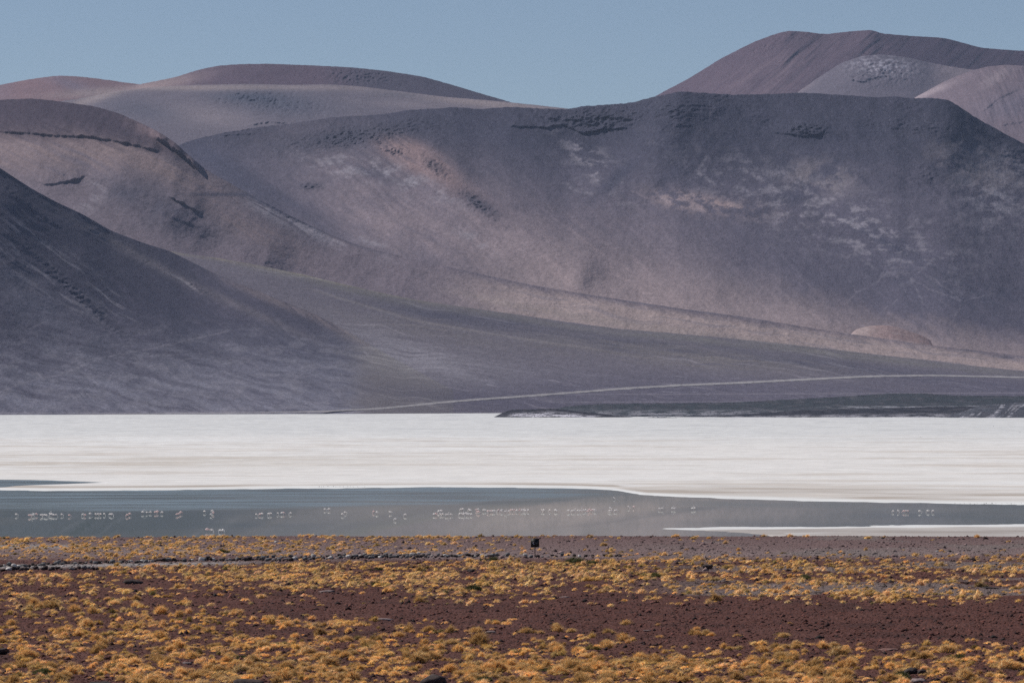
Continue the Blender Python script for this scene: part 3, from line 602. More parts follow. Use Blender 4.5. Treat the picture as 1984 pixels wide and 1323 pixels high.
def build_salt():
    xs = np.arange(-200, 2190, 2.0)
    ys = np.concatenate([np.array([792.0, 795, 798]), np.arange(799.5, 830, 1.0), np.arange(830, 925, 1.4), np.arange(925, 1050, 0.55), np.arange(1050, 1200, 12)])
    PX, PY = np.meshgrid(xs, ys); D = F*H/(PY-HY); X = (PX-CX)/F*D
    e = 1.1*fbm(X/40, D/60, 3, 201)+0.7*fbm(X/7, D/25, 3, 202)
    d1 = curve(SHORE_FAR, xs, 10)-PY+e+0.8*fbm(X/9, D/16, 3, 208, 0.6)                       # >0 beyond the far shore
    e2 = 1.5*fbm(X/9, D/14, 4, 207, 0.6)+2.2*fbm(X/30, D/25, 3, 217)
    d2 = np.where(PX > 1190, np.minimum(PY-curve(SHORE_NEAR, xs, 10), curve(SHORE_NB, xs, 10)-PY)+0.6*e+e2, -9)
    d2 = d2 + np.where(PX > 1190, 0, 0)
    lt = curve(LAG2_T, xs, 4); lb = curve(LAG2_B, xs, 4)
    d3 = np.where(PX < 205, np.maximum(lt-PY, PY-lb)+0.4*e, 9)
    land = np.maximum(np.minimum(d1, d3), d2)
    Z = np.clip(land*0.05, -0.35, 0.10)+0.015*fbm(X/30, D/30, 3, 203)*(land > 0.5)
    Z = np.where(PY > 1052, -0.6, Z)
    n = fbm(X/420, D/900, 4, 204); n2 = fbm(X/160, D/130, 4, 205); n3 = fbm(X/60, D/60, 3, 206)
    c = np.broadcast_to(np.array((0.60, 0.605, 0.615)), PX.shape+(3,)).copy()
    c = mix3(c, (0.66, 0.645, 0.64), sstep(840, 872, PY))
    c = mix3(c, (0.50, 0.46, 0.42), 0.85*np.exp(-((PY-891-0.006*(992-PX))/13)**2)*sstep(1300, 300, PX)*(0.8+n2*1.2))
    c = mix3(c, (0.49, 0.44, 0.40), 0.6*sstep(-0.05, 0.4, n2+0.5*n)*sstep(838, 855, PY))
    c = mix3(c, (0.70, 0.70, 0.71), 0.6*sstep(0.0, 0.35, n3+n)*sstep(835, 850, PY))
    c = mix3(c, (0.47, 0.48, 0.50), 0.5*sstep(0.0, 0.4, n3)*sstep(850, 835, PY)); c = c*(1+0.10*fbm(X/14, D/22, 4, 209, 0.7))[..., None]
    # grey, damp salt behind the shoreline and the bright crust at the edge
    sf = curve(SHORE_FAR, xs, 10); wide = 5+22*sstep(1150, 1500, PX)
    c = mix3(c, (0.40, 0.355, 0.32), (0.9*np.exp(-((sf-5-0.35*wide-PY)/(0.45*wide))**2)*(0.8+1.6*n3))*(PY < sf))
    c = mix3(c, (0.69, 0.70, 0.71), sstep(5.5+2*sstep(1150, 1500, PX), 2.0, d1)*sstep(-2, 0, d1)*0.9)
    c = mix3(c, (0.25, 0.215, 0.20), sstep(3.0, 6, PY-curve(SHORE_NEAR, xs, 10)+5*n3+0.5*e)*0.85*(0.9+n3)*(PX > 1190))
    c = mix3(c, (0.64, 0.65, 0.665), (d2 > 0)*sstep(5.5, 2.0, PY-curve(SHORE_NEAR, xs, 10)+5*n3)*0.9+(d2 > 0)*0.8*np.exp(-((d2-14)/1.5)**2)*sstep(1700, 1400, PX))
    c = mix3(c, (0.17, 0.165, 0.15), sstep(-0.3, -2.5, land)*0.9)
    P = np.stack([X, D, Z], -1)
    return tag(mesh_obj('salt_flat', P, grid_faces(*P.shape[:2])[:, ::-1], M_SALT, c), 'broad white salt flat between the lagoon and the dark slopes', 'salt flat', kind='structure')
build_salt()

def build_water():
    xs = np.arange(-260, 2250, 6.0); ys = np.arange(922, 1130, 1.5)
    PX, PY = np.meshgrid(xs, ys); D = F*H/(PY-HY); X = (PX-CX)/F*D
    edge = curve([(-260, 991), (0, 988), (200, 990), (450, 987), (620, 985), (760, 979), (880, 977), (960, 970), (1080, 966), (1200, 960), (1300, 955)], xs, 30)
    rip = sstep(3.5, -3.5, PY-edge+2*fbm(X/60, D/120, 3, 211))*sstep(1320, 1000, PX)
    rip = np.clip(rip+0.0*sstep(1180, 1500, PX)+0.4*sstep(0.12, 0.4, fbm(X/120, D/260, 3, 212))*sstep(700, 1000, PX), 0, 1)
    mud = sstep(350, 850, PX)*sstep(1500, 1150, PX)*sstep(960, 990, PY)+0.35*sstep(1150, 1500, PX)+0.35*fbm(X/50, D/110, 3, 213)
    c = np.stack([rip, np.clip(mud, 0, 1), rip*0], -1); P = np.stack([X, D, X*0], -1)
    return tag(mesh_obj('lagoon_water', P, grid_faces(*P.shape[:2])[:, ::-1], M_WATER, c), 'still grey lagoon with wind ruffled bands where flamingos wade', 'lagoon', kind='structure')
build_water()

def build_plain():
    g = np.array([[-60000, -20000, -4.0], [60000, -20000, -4.0], [60000, 70000, -4.0], [-60000, 70000, -4.0]])
    return tag(mesh_obj('desert_floor', g, [[0, 1, 2, 3]], M_SALT, np.full((4, 3), 0.25)), 'flat desert floor reaching the horizon all round', 'ground', kind='structure')
build_plain()

# ------------------------------------------------------------------ foreground ground
def gz_scalar_profile(d):
    """height of the foreground terrace against distance from the camera"""
    return np.interp(d, [-60, 0, 25, 60, 95, 130, 160, 519, 540, 600, 800, 1100], [H-1.8, H-1.8, H-2.3, H-5.2, H-8.0, H-10.0, H-10.5, H-12.72, H-13.3, H-17, -1.5, -3.8])
def ground_z(x, d):
    x = np.asarray(x, float); d = np.asarray(d, float)
    und = 0.10*fbm(x/14, d/22, 3, 301)+0.16*fbm(x/50, d/60, 2, 303)
    return gz_scalar_profile(d)+und*sstep(30, 90, d)*sstep(1100, 600, d)
def px_of(x, d): return CX+F*x/d
def py_of(z, d): return HY-F*(z-H)/d
def ground_at(px, py):
    """ground point seen at pixel (px,py)"""
    d = 104709.0/(py-838.3)
    for _ in range(12):
        x = (px-CX)/F*d; z = float(ground_z(x, d)); d = d*(1+0.5*(py_of(z, d)-py)/(py-HY)) if False else d+(py_of(z, d)-py)*d*d/104709.0*0.8
    x = (px-CX)/F*d
    return x, d, float(ground_z(x, d))

DIRT = np.array((0.082, 0.0315, 0.0255))
def soil_color(px, py, X, D):
    n = fbm(X/5, D/7, 4, 311); n2 = fbm(X/18, D/30, 3, 312)
    c = np.broadcast_to(DIRT, px.shape+(3,)).copy()
    c = mix3(c, (0.090, 0.040, 0.033), sstep(-0.1, 0.5, n)*0.6)
    c = mix3(c, (0.044, 0.020, 0.018), sstep(0.0, 0.5, -n)*0.6)
    grav = sstep(1092, 1070, py+6*n)
    c = mix3(c, (0.145, 0.098, 0.098), grav*0.9)
    c = mix3(c, (0.23, 0.185, 0.185), grav*sstep(1055, 1076, py)*0.55*(0.7+n2))
    c = mix3(c, (0.105, 0.058, 0.056), grav*0.6*sstep(1052, 1040, py))
    # grey dusty patches on the right and the pale path on the left
    c = mix3(c, (0.150, 0.122, 0.118), sstep(0.05, 0.3, n2+0.5*n)*sstep(1150, 1450, px)*sstep(1172, 1150, py)*0.75)
    c = mix3(c, (0.28, 0.26, 0.26), 0.85*sstep(620, 350, px)*np.exp(-((py-(1099-0.018*px))/3.5)**2)+0.7*sstep(200, 120, px)*np.exp(-((py-1059)/4)**2))
    return c
def build_ground():
    ds = np.concatenate([np.linspace(-60, 150, 60), np.linspace(152, 205, 50), np.geomspace(205.3, 545, 1500), np.linspace(547, 1100, 60)])
    us = np.linspace(-0.1, 0.1, 1350)
    base = np.maximum(ds, 120.0)[:, None]
    X = us[None, :]*base; D = np.broadcast_to(ds[:, None], X.shape)
    Z = ground_z(X, D); m = sstep(150, 205, D)*sstep(560, 530, D)
    Z = Z+m*(0.05*fbm(X/0.9, D/1.1, 3, 321, 0.65)+0.05*sstep(0.15, 0.5, pn(X/0.4, D/0.6, 322))+0.06*sstep(0.1, 0.5, pn(X/0.17, D/0.4, 323)))
    PX = px_of(X, base); PY = py_of(ground_z(X, D), base)
    c = soil_color(PX, PY, X, D)
    P = np.stack([X, D, Z], -1)
    return tag(mesh_obj('ground', P, grid_faces(*P.shape[:2]), M_SOIL, c), 'dark red stony ground of the near terrace', 'ground', kind='structure')
build_ground()
# wider ground beside and behind the camera, below the detailed sheet
def build_apron():
    xs = np.concatenate([np.linspace(-600, -30, 40), np.linspace(-20, 20, 9), np.linspace(30, 600, 40)]); ds = np.linspace(-300, 1150, 120)
    X, D = np.meshgrid(xs, ds); Z = ground_z(X, np.maximum(D, -60))-0.35
    c = np.broadcast_to(DIRT, X.shape+(3,)).copy(); P = np.stack([X, D, Z], -1)
    return tag(mesh_obj('terrace', P, grid_faces(*P.shape[:2]), M_SOIL, c), 'red desert terrace spreading to both sides of the view', 'ground', kind='structure')
build_apron()

# ------------------------------------------------------------------ rocks
def ico():
    import bmesh
    bm = bmesh.new(); bmesh.ops.create_icosphere(bm, subdivisions=2, radius=1.0)
    v = np.array([q.co[:] for q in bm.verts]); f = np.array([[q.index for q in p.verts] for p in bm.faces]); bm.free(); return v, f
IV, IF = ico()
def rock_shape(seed, sx=1.0, sy=1.0, sz=0.7, rough=0.28):
    rg = np.random.default_rng(seed); v = IV.copy()
    for _ in range(14):                                  # random planar cuts make facets
        n = rg.normal(size=3); n /= np.linalg.norm(n); h = rg.uniform(0.42, 0.82)
        d = v@n; v = v-np.clip(d-h, 0, None)[:, None]*n
    n = pn(v[:, 0]*1.7+seed, v[:, 1]*1.7+v[:, 2]*1.3, seed)
    v = v*(1+rough*n)[:, None]*np.array([sx, sy, sz])
    return v
ROCKS = {}
def rock_mesh(kind, mat, sx, sy, sz, seed):
    key = (mat.name, kind, seed)
    if key not in ROCKS:
        o = mesh_obj(kind, rock_shape(seed, sx, sy, sz), IF, mat, smooth=False, link_it=False); ROCKS[key] = o.data; bpy.data.objects.remove(o)
    return ROCKS[key]
EXCL = []
def add_rock(px, py, wpx, label, mat, shape=(1, 0.8, 0.6), seed=1, name='boulder', cat='boulder', group=None, sink=0.25, rz=None):
    x, d, z = ground_at(px, py); s = wpx*d/F/2/shape[0]
    if name != 'border_stone': EXCL.append((px, py, wpx))
    o = bpy.data.objects.new(name, rock_mesh(name, mat, *shape, seed)); link(o)
    o.scale = (s, s, s); o.location = (x, d, z+s*shape[2]*(1-2*sink)*0.8); o.rotation_euler = (0, 0, random.uniform(-.5, .5) if rz is None else rz)
    return tag(o, label, cat, group)

ST1 = [(0, 1098), (50, 1098), (113, 1094), (176, 1092), (240, 1091), (328, 1088), (428, 1086), (500, 1086), (530, 1087), (631, 1084), (707, 1082), (808, 1080), (883, 1080), (973, 1078), (1031, 1080), (1098, 1078), (1146, 1079), (1205, 1079)]
ST2 = [(0, 1107), (38, 1105), (113, 1105), (190, 1103)]
ST3 = [(500, 1082), (620, 1080), (720, 1078), (830, 1076)]
def stone_row(line, x0, x1, step, size, where, light, seed):
    rg = np.random.default_rng(seed); x = x0; k = 0
    while x < x1:
        y = np.interp(x, [p[0] for p in line], [p[1] for p in line])+rg.uniform(-1.0, 1.0)
        r = rg.random(); mat, tone = (M_RPALE, 'whitish') if r < light*0.25 else ((M_RGREY, 'grey') if r < light else (M_RDARK, 'blackish'))
        wpx = size*rg.uniform(0.65, 1.35); big = 'large' if wpx > size*1.12 else ('small' if wpx < size*0.85 else 'medium')
        add_rock(x, y, wpx, f'{big} {tone} stone {where}, {x/19.84:.1f} percent across', mat, (1, 0.8, rg.uniform(0.62, 0.95)), int(rg.integers(1, 9)), 'border_stone', 'stone', 'stones lining the old path', sink=0.12)
        x += step*rg.uniform(0.7, 1.3); k += 1
stone_row(ST1, 2, 990, 6.8, 11.5, 'in the long main border row', 0.5, 5); stone_row(ST1, 995, 1205, 10.5, 9.5, 'in the broken right end of the border', 0.3, 9)
stone_row(ST2, 2, 192, 7.4, 12, 'in the short front row at far left', 0.3, 6)
stone_row(ST3, 500, 835, 8.5, 10, 'in the pale back row behind the border', 0.95, 7)

add_rock(260, 1131, 46, 'black boulder in the grass at left, with golden tufts along its foot', M_RDARK, (1, 0.6, 0.36), 3, rz=0)
add_rock(912, 1109, 26, 'squarish black boulder in the grass left of the sign', M_RDARK, (1, 0.8, 0.6), 4, rz=0.2)
add_rock(893, 1104, 14, 'little black rock beside the squarish black boulder', M_RDARK, (1, 0.8, 0.6), 6)
add_rock(1370, 1103, 34, 'rounded black boulder in the grass right of the sign', M_RDARK, (1, 0.7, 0.5), 5, rz=0)
add_rock(832, 1330, 66, 'dark pointed boulder cut by the bottom edge left of centre', M_RDARK, (1, 0.8, 0.62), 7, rz=0)
add_rock(2, 1268, 36, 'black boulder cut by the left edge of the picture', M_RDARK, (1, 0.9, 0.75), 8, rz=0)
add_rock(196, 1329, 70, 'flat dark boulder at the bottom edge near the left corner', M_RDARK, (1, 0.8, 0.25), 2, rz=0)
add_rock(478, 1331, 84, 'low dark boulder at the bottom edge, left third', M_RDARK, (1, 0.8, 0.36), 1, rz=0)
add_rock(1720, 1262, 66, 'long flat red brown slab on the bare soil at right', M_RRED, (1, 0.42, 0.20), 4, 'slab', 'rock', rz=0.05)
add_rock(952, 1226, 28, 'mauve slab leaning beside the tall tuft in the middle of the bare soil', M_RMAUVE, (1, 0.6, 0.3), 2, 'slab', 'rock')
add_rock(747, 1202, 40, 'low mauve rock alone on the bare soil left of centre', M_RMAUVE, (1, 0.5, 0.24), 3, 'slab', 'rock', rz=0)
add_rock(1253, 1223, 26, 'thin mauve rock on the bare soil right of centre', M_RMAUVE, (1, 0.5, 0.2), 5, 'slab', 'rock')
add_rock(635, 1147, 44, 'pinkish flat rock patch at the edge of the left grass', M_RMAUVE, (1, 0.8, 0.2), 6, 'slab', 'rock')
add_rock(1090, 1158, 34, 'thin tilted pinkish slab in the grass below the sign', M_RMAUVE, (1, 0.5, 0.16), 7, 'slab', 'rock')
add_rock(1920, 1140, 40, 'dark low ledge of rock in the grass near the right edge', M_RDARK, (1, 0.5, 0.18), 3, 'slab', 'rock', rz=0)
add_rock(1588, 1149, 30, 'dark low ledge of rock in the grass at centre right', M_RDARK, (1, 0.5, 0.18), 2, 'slab', 'rock', rz=0)
add_rock(1765, 1306, 26, 'dark upright rock among the tufts at bottom right', M_RDARK, (0.7, 0.6, 0.9), 6)
add_rock(1783, 1306, 14, 'narrow dark rock standing right beside the bottom right upright rock', M_RDARK, (0.5, 0.5, 0.9), 4)
add_rock(290, 1308, 22, 'small brown rock among dense tufts at bottom left', M_RDARK, (1, 0.8, 0.7), 5)
add_rock(362, 1287, 26, 'mauve rock half hidden by dense tufts at lower left', M_RMAUVE, (1, 0.8, 0.4), 1)
add_rock(888, 1078, 11, 'bright white stone on the border row left of the sign', M_RPALE, (1, 0.8, 0.8), 3, 'stone', 'stone')
add_rock(534, 1051, 10, 'bright white stone near the terrace edge, left of centre', M_RPALE, (1, 0.8, 0.7), 4, 'stone', 'stone')
add_rock(1815, 1070, 9, 'bright white stone on the gravel at the right', M_RPALE, (1, 0.8, 0.7), 5, 'stone', 'stone')
add_rock(1780, 1323, 44, 'pink rock cut by the bottom edge at right', M_RMAUVE, (1, 0.8, 0.4), 2)

def shore_stones():
    spots = [(560+7*k+random.uniform(-3, 3), 943.4+random.uniform(-0.6, 0.6)) for k in range(8, 22)]+[(1850+9*k+random.uniform(-3, 3), 976+random.uniform(-0.8, 0.8)) for k in range(15)]
    spots += [(1784, 847), (1976, 838), (1925, 826)]
    for k, (px, py) in enumerate(spots):
        d = F*H/(py-HY); o = bpy.data.objects.new('shore_stone', rock_mesh('shore_stone', M_RDARK, 1, 0.8, 0.6, 1+k % 8)); link(o)
        s = random.uniform(0.7, 1.5)*d/F; o.scale = (s, s, s); o.location = ((px-CX)/F*d, d, 0.15)
        lab = ('dark stone on the left shoreline of the salt flat' if px < 800 else 'dark stone on the right shoreline of the salt flat') if py > 900 else 'lone dark stone far out on the white salt flat'
        tag(o, f'{lab}, {px/19.84:.1f} percent across', 'stone', 'dark stones at the salt edge')
shore_stones()

def bank_boulders():
    rg = np.random.default_rng(91); crest = [(1100, 787), (1150, 783), (1250, 781), (1400, 780), (1470, 777), (1540, 773), (1640, 768), (1720, 762), (1790, 762), (1850, 766), (1984, 767)]
    knob = [(975, 798), (1000, 794), (1030, 794.5), (1065, 792.5), (1100, 796)]
    for k in range(46):
        px = rg.uniform(1180, 1975) if k < 36 else rg.uniform(975, 1090)
        ln = crest if k < 36 else knob
        py = np.interp(px, [p[0] for p in ln], [p[1] for p in ln])+(rg.uniform(0.3, 9) if k < 36 else rg.uniform(0, 8)); d = (8985 if k < 36 else 8325)-(9 if k < 36 else 9)*(py-780)*1.2
        s = rg.uniform(0.9, 1.9)*d/F; o = bpy.data.objects.new('bank_boulder', rock_mesh('bank_boulder', M_RDARK, 1, 0.9, 0.75, 1+k % 8)); link(o); o.scale = (s, s, s)
        o.location = ((px-CX)/F*d, d, H+(HY-py)/F*d)
        where = 'the long dark bank' if k < 36 else 'the knob ending the bank'
        tag(o, f'black boulder on {where}, {px/19.84:.1f} percent across', 'boulder', 'boulders on the dark far banks')
bank_boulders()

def build_pebbles():
    n = 150000; rg = np.random.default_rng(41)
    d = 1/rg.uniform(1/530., 1/206., n); px = rg.uniform(-40, 2024, n); x = (px-CX)/F*d
    bv = IV[:42] if False else None
    base = np.array([[1, 0, 0], [-1, 0, 0], [0, 1, 0], [0, -1, 0], [0, 0, 1], [0, 0, -1]], float)
    bf = np.array([[0, 2, 4], [2, 1, 4], [1, 3, 4], [3, 0, 4], [2, 0, 5], [1, 2, 5], [3, 1, 5], [0, 3, 5]])
    s = 0.026*rg.pareto(2.8, n)+0.03; s = np.minimum(s, 0.16)*np.clip(d/330.0, 0.85, 1.2)
    z = ground_z(x, d); sc = np.stack([s*rg.uniform(.8, 1.5, n), s*rg.uniform(.7, 1.2, n), s*rg.uniform(.5, .9, n)], -1)
    V = base[None]*(1+0.35*rg.normal(size=(n, 6, 1)))*sc[:, None, :]
    a = rg.uniform(0, 6.28, n); ca, sa = np.cos(a)[:, None], np.sin(a)[:, None]
    V = np.stack([V[..., 0]*ca-V[..., 1]*sa, V[..., 0]*sa+V[..., 1]*ca, V[..., 2]], -1)
    V += np.stack([x, d, z+s*0.25], -1)[:, None, :]
    PYp = py_of(z, d); c = soil_color(px[None, :], PYp[None, :], x[None, :], d[None, :])[0]*(0.35+1.9*rg.random(n)**1.6)[:, None]
    C = np.repeat(c, 6, 0); Fc = (bf[None]+6*np.arange(n)[:, None, None]).reshape(-1, 3)
    return tag(mesh_obj('pebbles', V, Fc, M_PEB, np.clip(C, 0.02, 0.6), smooth=False), 'reddish and grey pebbles strewn over the near ground', 'pebbles', kind='stuff')
build_pebbles()

# ------------------------------------------------------------------ grass tufts
def tuft(rg, blades, R=0.2, Ht=0.27, seg=2, width=0.018, pal=0, lobes=1, nu=12, nv=5):
    """one windblown bunchgrass cushion: matted rounded lobes bristling with short curved blades"""
    gold = np.array([(0.80, 0.475, 0.16), (0.92, 0.63, 0.29), (0.60, 0.32, 0.09), (0.42, 0.23, 0.08), (0.95, 0.74, 0.43)])
    green = np.array([(0.10, 0.10, 0.035), (0.16, 0.14, 0.05), (0.07, 0.075, 0.03)])
    src = gold if pal == 0 else green; VV, FF, CC = [], [], []; off = 0
    for q in range(lobes):
        r = R*(1.0 if q == 0 else rg.uniform(0.5, 0.85)); h = Ht*(r/R)*rg.uniform(0.85, 1.2)
        cx, cy = (0, 0) if q == 0 else (rg.choice([-1, 1])*R*rg.uniform(0.9, 1.5), rg.uniform(-0.8, 0.8)*R)
        base = src[rg.integers(0, len(src))]*0.5+src.mean(0)*0.5
        sw = rg.uniform(-0.6, 0.6)+0.35                        # wind sweep
        a = np.linspace(0, 2*math.pi, nu, endpoint=False)+rg.uniform(0, 1); core = []
        for j in range(nv+1):
            e = j/nv*math.pi/2*0.97; rr = 0.84*r*(math.cos(e)**0.7)*(1+0.16*rg.normal(size=nu)); zz = 0.84*h*math.sin(e)*(1+0.14*rg.normal(size=nu))-0.03*(j == 0)
            core.append(np.stack([cx+rr*np.cos(a)+sw*zz*0.35, cy+rr*np.sin(a), zz], -1))
        core = np.array(core).reshape(-1, 3); cf = [[j*nu+i, j*nu+(i+1) % nu, (j+1)*nu+(i+1) % nu, (j+1)*nu+i] for j in range(nv) for i in range(nu)]
        VV.append(core); FF.append(np.array(cf)+off); CC.append(base*0.85*rg.uniform(0.75, 1.2, (len(core), 1))); off += len(core)
        m = max(8, int(blades*(r/R)**2)); an = rg.uniform(0, 2*math.pi, m); el = np.arcsin(rg.random(m)**0.8)
        nx, ny, nz = np.cos(el)*np.cos(an), np.cos(el)*np.sin(an), np.sin(el)
        p = np.stack([cx+nx*r*0.85, cy+ny*r*0.85, nz*h*0.85], -1); p[:, 0] += sw*p[:, 2]*0.35
        d = np.stack([nx*0.6+sw*0.5, ny*0.6, nz*0.5+0.65], -1)+0.28*rg.normal(size=(m, 3))*1.3; d /= np.linalg.norm(d, axis=1)[:, None]
        L = rg.uniform(0.10, 0.27, m)*(h/0.27)**0.5; wa = rg.uniform(0, math.pi, m); ww = np.stack([np.cos(wa), np.sin(wa), 0*wa], -1)
        droop = np.stack([nx*0.5+sw, ny*0.5, -0.7+0*nx], -1); vs = []
        for t in np.linspace(0, 1, seg+1):
            c = p+d*(L*t)[:, None]+droop*(L*0.38*t*t)[:, None]; wd = width*(1-0.8*t)*0.5
            vs.append(np.stack([c-ww*wd, c+ww*wd], 1))
        B = np.stack(vs, 1).reshape(-1, 3); f = np.array([[2*k, 2*k+1, 2*k+3, 2*k+2] for k in range(seg)])
        VV.append(B); FF.append((f[None]+(2*(seg+1))*np.arange(m)[:, None, None]).reshape(-1, 4)+off); off += len(B)
        cb = (base*0.5+src[rg.integers(0, len(src), m)]*0.5)*rg.uniform(0.8, 1.25, (m, 1)); CC.append(np.repeat(cb, 2*(seg+1), 0))
    return np.concatenate(VV), np.concatenate(FF), np.concatenate(CC)

DENS = [  # rows every 12 px from y=1040, 32 columns of 62 px
"45443454354455543321011101010101",
"54434554543322110000001000000000",
"76777666654432221000000000000001",
"56555665544466655544433111222212",
"22356666666677777777776655555555",
"22266778888888999999987776556566",
"35655788999998999998876655545455",
"56422468999888877787655776555554",
"35443334788766666665344567654443",
"24543332221156665443245677766543",
"45532333211134542222334555576532",
"54442321111112211121111001233221",
"34322101000000000000000000000000",
"45444555433210000000000000000000",
"24556566665432232110100010000000",
"44566666665544323223110000000000",
"46677777775535433331100020000000",
"67788888876665455432210132221111",
"78889999987776667754333444445566",
"88999999999888888877655555667778",
"99999999999999999988877777788999",
"99999999999999999999999999999999",
"99999999999999999999999999999999",
"99999999999999999999999999999999"]
DM = np.array([[int(ch) for ch in r] for r in DENS], float)/9.0
def dens(px, py):
    u = np.clip(px/62.0-0.5, 0, 30.999); v = np.clip((py-1040)/12.0, 0, 22.999)
    i = u.astype(int); j = v.astype(int); a = u-i; b = v-j
    q = (DM[j, i]*(1-a)+DM[j, i+1]*a)*(1-b)+(DM[j+1, i]*(1-a)+DM[j+1, i+1]*a)*b
    return q

def scatter():
    rg = np.random.default_rng(77); N = 140000
    d = np.sqrt(rg.uniform(208.0**2, 522.0**2, N)); px = rg.uniform(-60, 2044, N); x = (px-CX)/F*d
    z = ground_z(x, d); py = py_of(z, d)
    q = dens(px, py)
    patch = fbm(x/2.2, d/3.5, 3, 401)+0.6*fbm(x/7, d/14, 2, 402)
    # tufts per m2
    prob = np.power(q, 1.4)*1.28*np.power(216.0/d, 0.35)*(1+0.35*sstep(250, 225, d))*np.clip(1.0+1.7*patch, 0.03, 3)
    area = (522.0**2-208.0**2)/F*2104/2; keep = rg.random(N) < prob*area/N
    ry = np.interp(px, [p[0] for p in ST1], [p[1] for p in ST1])
    keep &= ~((py > ry-5) & (py < ry+6.5) & (px < 1205) & (rg.random(N) < 0.93)); keep &= ~((py > 1095) & (py < 1112) & (px < 200) & (rg.random(N) < 0.8))
    keep &= ~((py > 1068) & (py < 1091) & (abs(px-1036) < 20))
    s = np.clip(rg.lognormal(0, 0.34, N)*0.60, 0.25, 1.25)
    for rx, ry_, rw in EXCL: keep &= ~((np.abs(px-rx) < rw*0.55) & (py > ry_-4) & (py < ry_+13))
    idx = np.nonzero(keep)[0]; cells = {}; ok = []          # keep clumps apart
    for i in idx:
        g = (int(x[i]//0.5), int(d[i]//0.5))
        if any((gx, gy) in cells and (x[i]-cells[(gx, gy)][0])**2+(d[i]-cells[(gx, gy)][1])**2 < 0.09 for gx in (g[0]-1, g[0], g[0]+1) for gy in (g[1]-1, g[1], g[1]+1)): continue
        cells[g] = (x[i], d[i]); ok.append(i)
    keep = np.array(ok)
    return x[keep], d[keep], z[keep], px[keep], py[keep], s[keep]
EXPLICIT = [  # px, py(base), size, label, tone
 (925, 1248, 1.75, 'largest pale straw tuft standing alone on bare soil just left of centre'),
 (1208, 1241, 1.25, 'round pale tuft on the bare soil right of centre'),
 (1175, 1243, 0.8, 'small dark gold tuft left of the round pale one on bare soil'),
 (920, 1226, 1.6, 'wide pale tuft beside the mauve slab on the bare soil'),
 (790, 1224, 1.4, 'bushy tuft at the left end of the broken row on bare soil'),
 (828, 1224, 1.2, 'tall wispy tuft second in the broken row on bare soil'),
 (870, 1226, 1.2, 'pointed tuft third in the broken row on bare soil'),
 (1020, 1226, 1.3, 'broad dark gold tuft in the broken row right of the mauve slab'),
 (1080, 1224, 1.3, 'pale spreading tuft near the right end of the broken row'),
 (1105, 1225, 1.0, 'tuft at the right end of the broken row on bare soil'),
 (1340, 1230, 0.9, 'first of the small tufts in a short row alone on bare soil at right'),
 (1352, 1231, 0.9, 'second of the small tufts in a short row alone on bare soil at right'),
 (1365, 1230, 0.9, 'third of the small tufts in a short row alone on bare soil at right'),
 (1376, 1232, 0.8, 'last of the small tufts in a short row alone on bare soil at right'),
 (1428, 1233, 0.75, 'single small tuft alone on bare soil at the right, past the short row'),
 (1503, 1256, 1.3, 'upright tuft at the left end of the sparse row above the lower right grass'),
 (1520, 1257, 1.2, 'low wide tuft beside the upright one above the lower right grass'),
 (1540, 1256, 1.0, 'smaller tuft third in the sparse row above the lower right grass'),
 (1539, 1251, 0.9, 'fine wispy tuft just behind the sparse row above the lower right grass'),
 (1592, 1256, 1.0, 'round tuft alone in the gap left of the red slab'),
 (1612, 1255, 0.9, 'narrow tuft next left of the red slab group'),
 (1637, 1263, 1.0, 'pale round tuft lowest in the group left of the red slab'),
 (1684, 1262, 0.7, 'small tuft touching the left end of the red slab'),
 (1839, 1258, 0.8, 'dull tuft standing alone right of the red slab'),
 (100, 1178, 1.9, 'big rounded tuft heading the left cluster on the upper bare soil'),
 (140, 1166, 1.2, 'pale tuft right of the big rounded one at left'),
 (145, 1186, 1.5, 'tall dark gold tuft at the right end of the left cluster'),
 (205, 1163, 1.1, 'fluffy pale tuft below the black boulder at left'),
 (262, 1176, 1.2, 'paired tuft on bare soil below the black boulder, lower one'),
 (262, 1163, 1.0, 'paired tuft on bare soil below the black boulder, upper one'),
 (310, 1190, 1.6, 'wide tuft with pale stone side in the gap left of the bare band'),
 (357, 1170, 1.2, 'pale leaning tuft at the left end of the bare band'),
 (392, 1187, 0.9, 'small tuft alone in the bare band at left'),
 (440, 1189, 0.6, 'tiny round tuft alone in the bare band at left'),
 (503, 1187, 0.5, 'tiniest tuft alone in the bare band left of centre'),
 (1630, 1292, 1.0, 'stubby dark gold tuft in the lower right grass front'),
 (1823, 1068, 0.9, 'pale tuft on the grey gravel near the right edge'),
 (1430, 1067, 0.9, 'tuft alone on grey gravel, right of centre'),
 (1310, 1040.5, 1.5, 'largest dark tuft standing on the terrace rim right of the sign'),
 (1529, 1040.5, 1.1, 'tuft standing alone on the terrace rim further right'),
 (1892, 1042, 1.2, 'rounded tuft on the terrace rim near the right edge'),
 (1167, 1058, 1.1, 'lone tuft on the gravel right of the sign'),
 (1340, 1045, 1.0, 'low pale tuft on the rim right of the largest rim tuft'),
 (1372, 1044, 1.0, 'dark tuft on the rim right of the low pale one'),
]
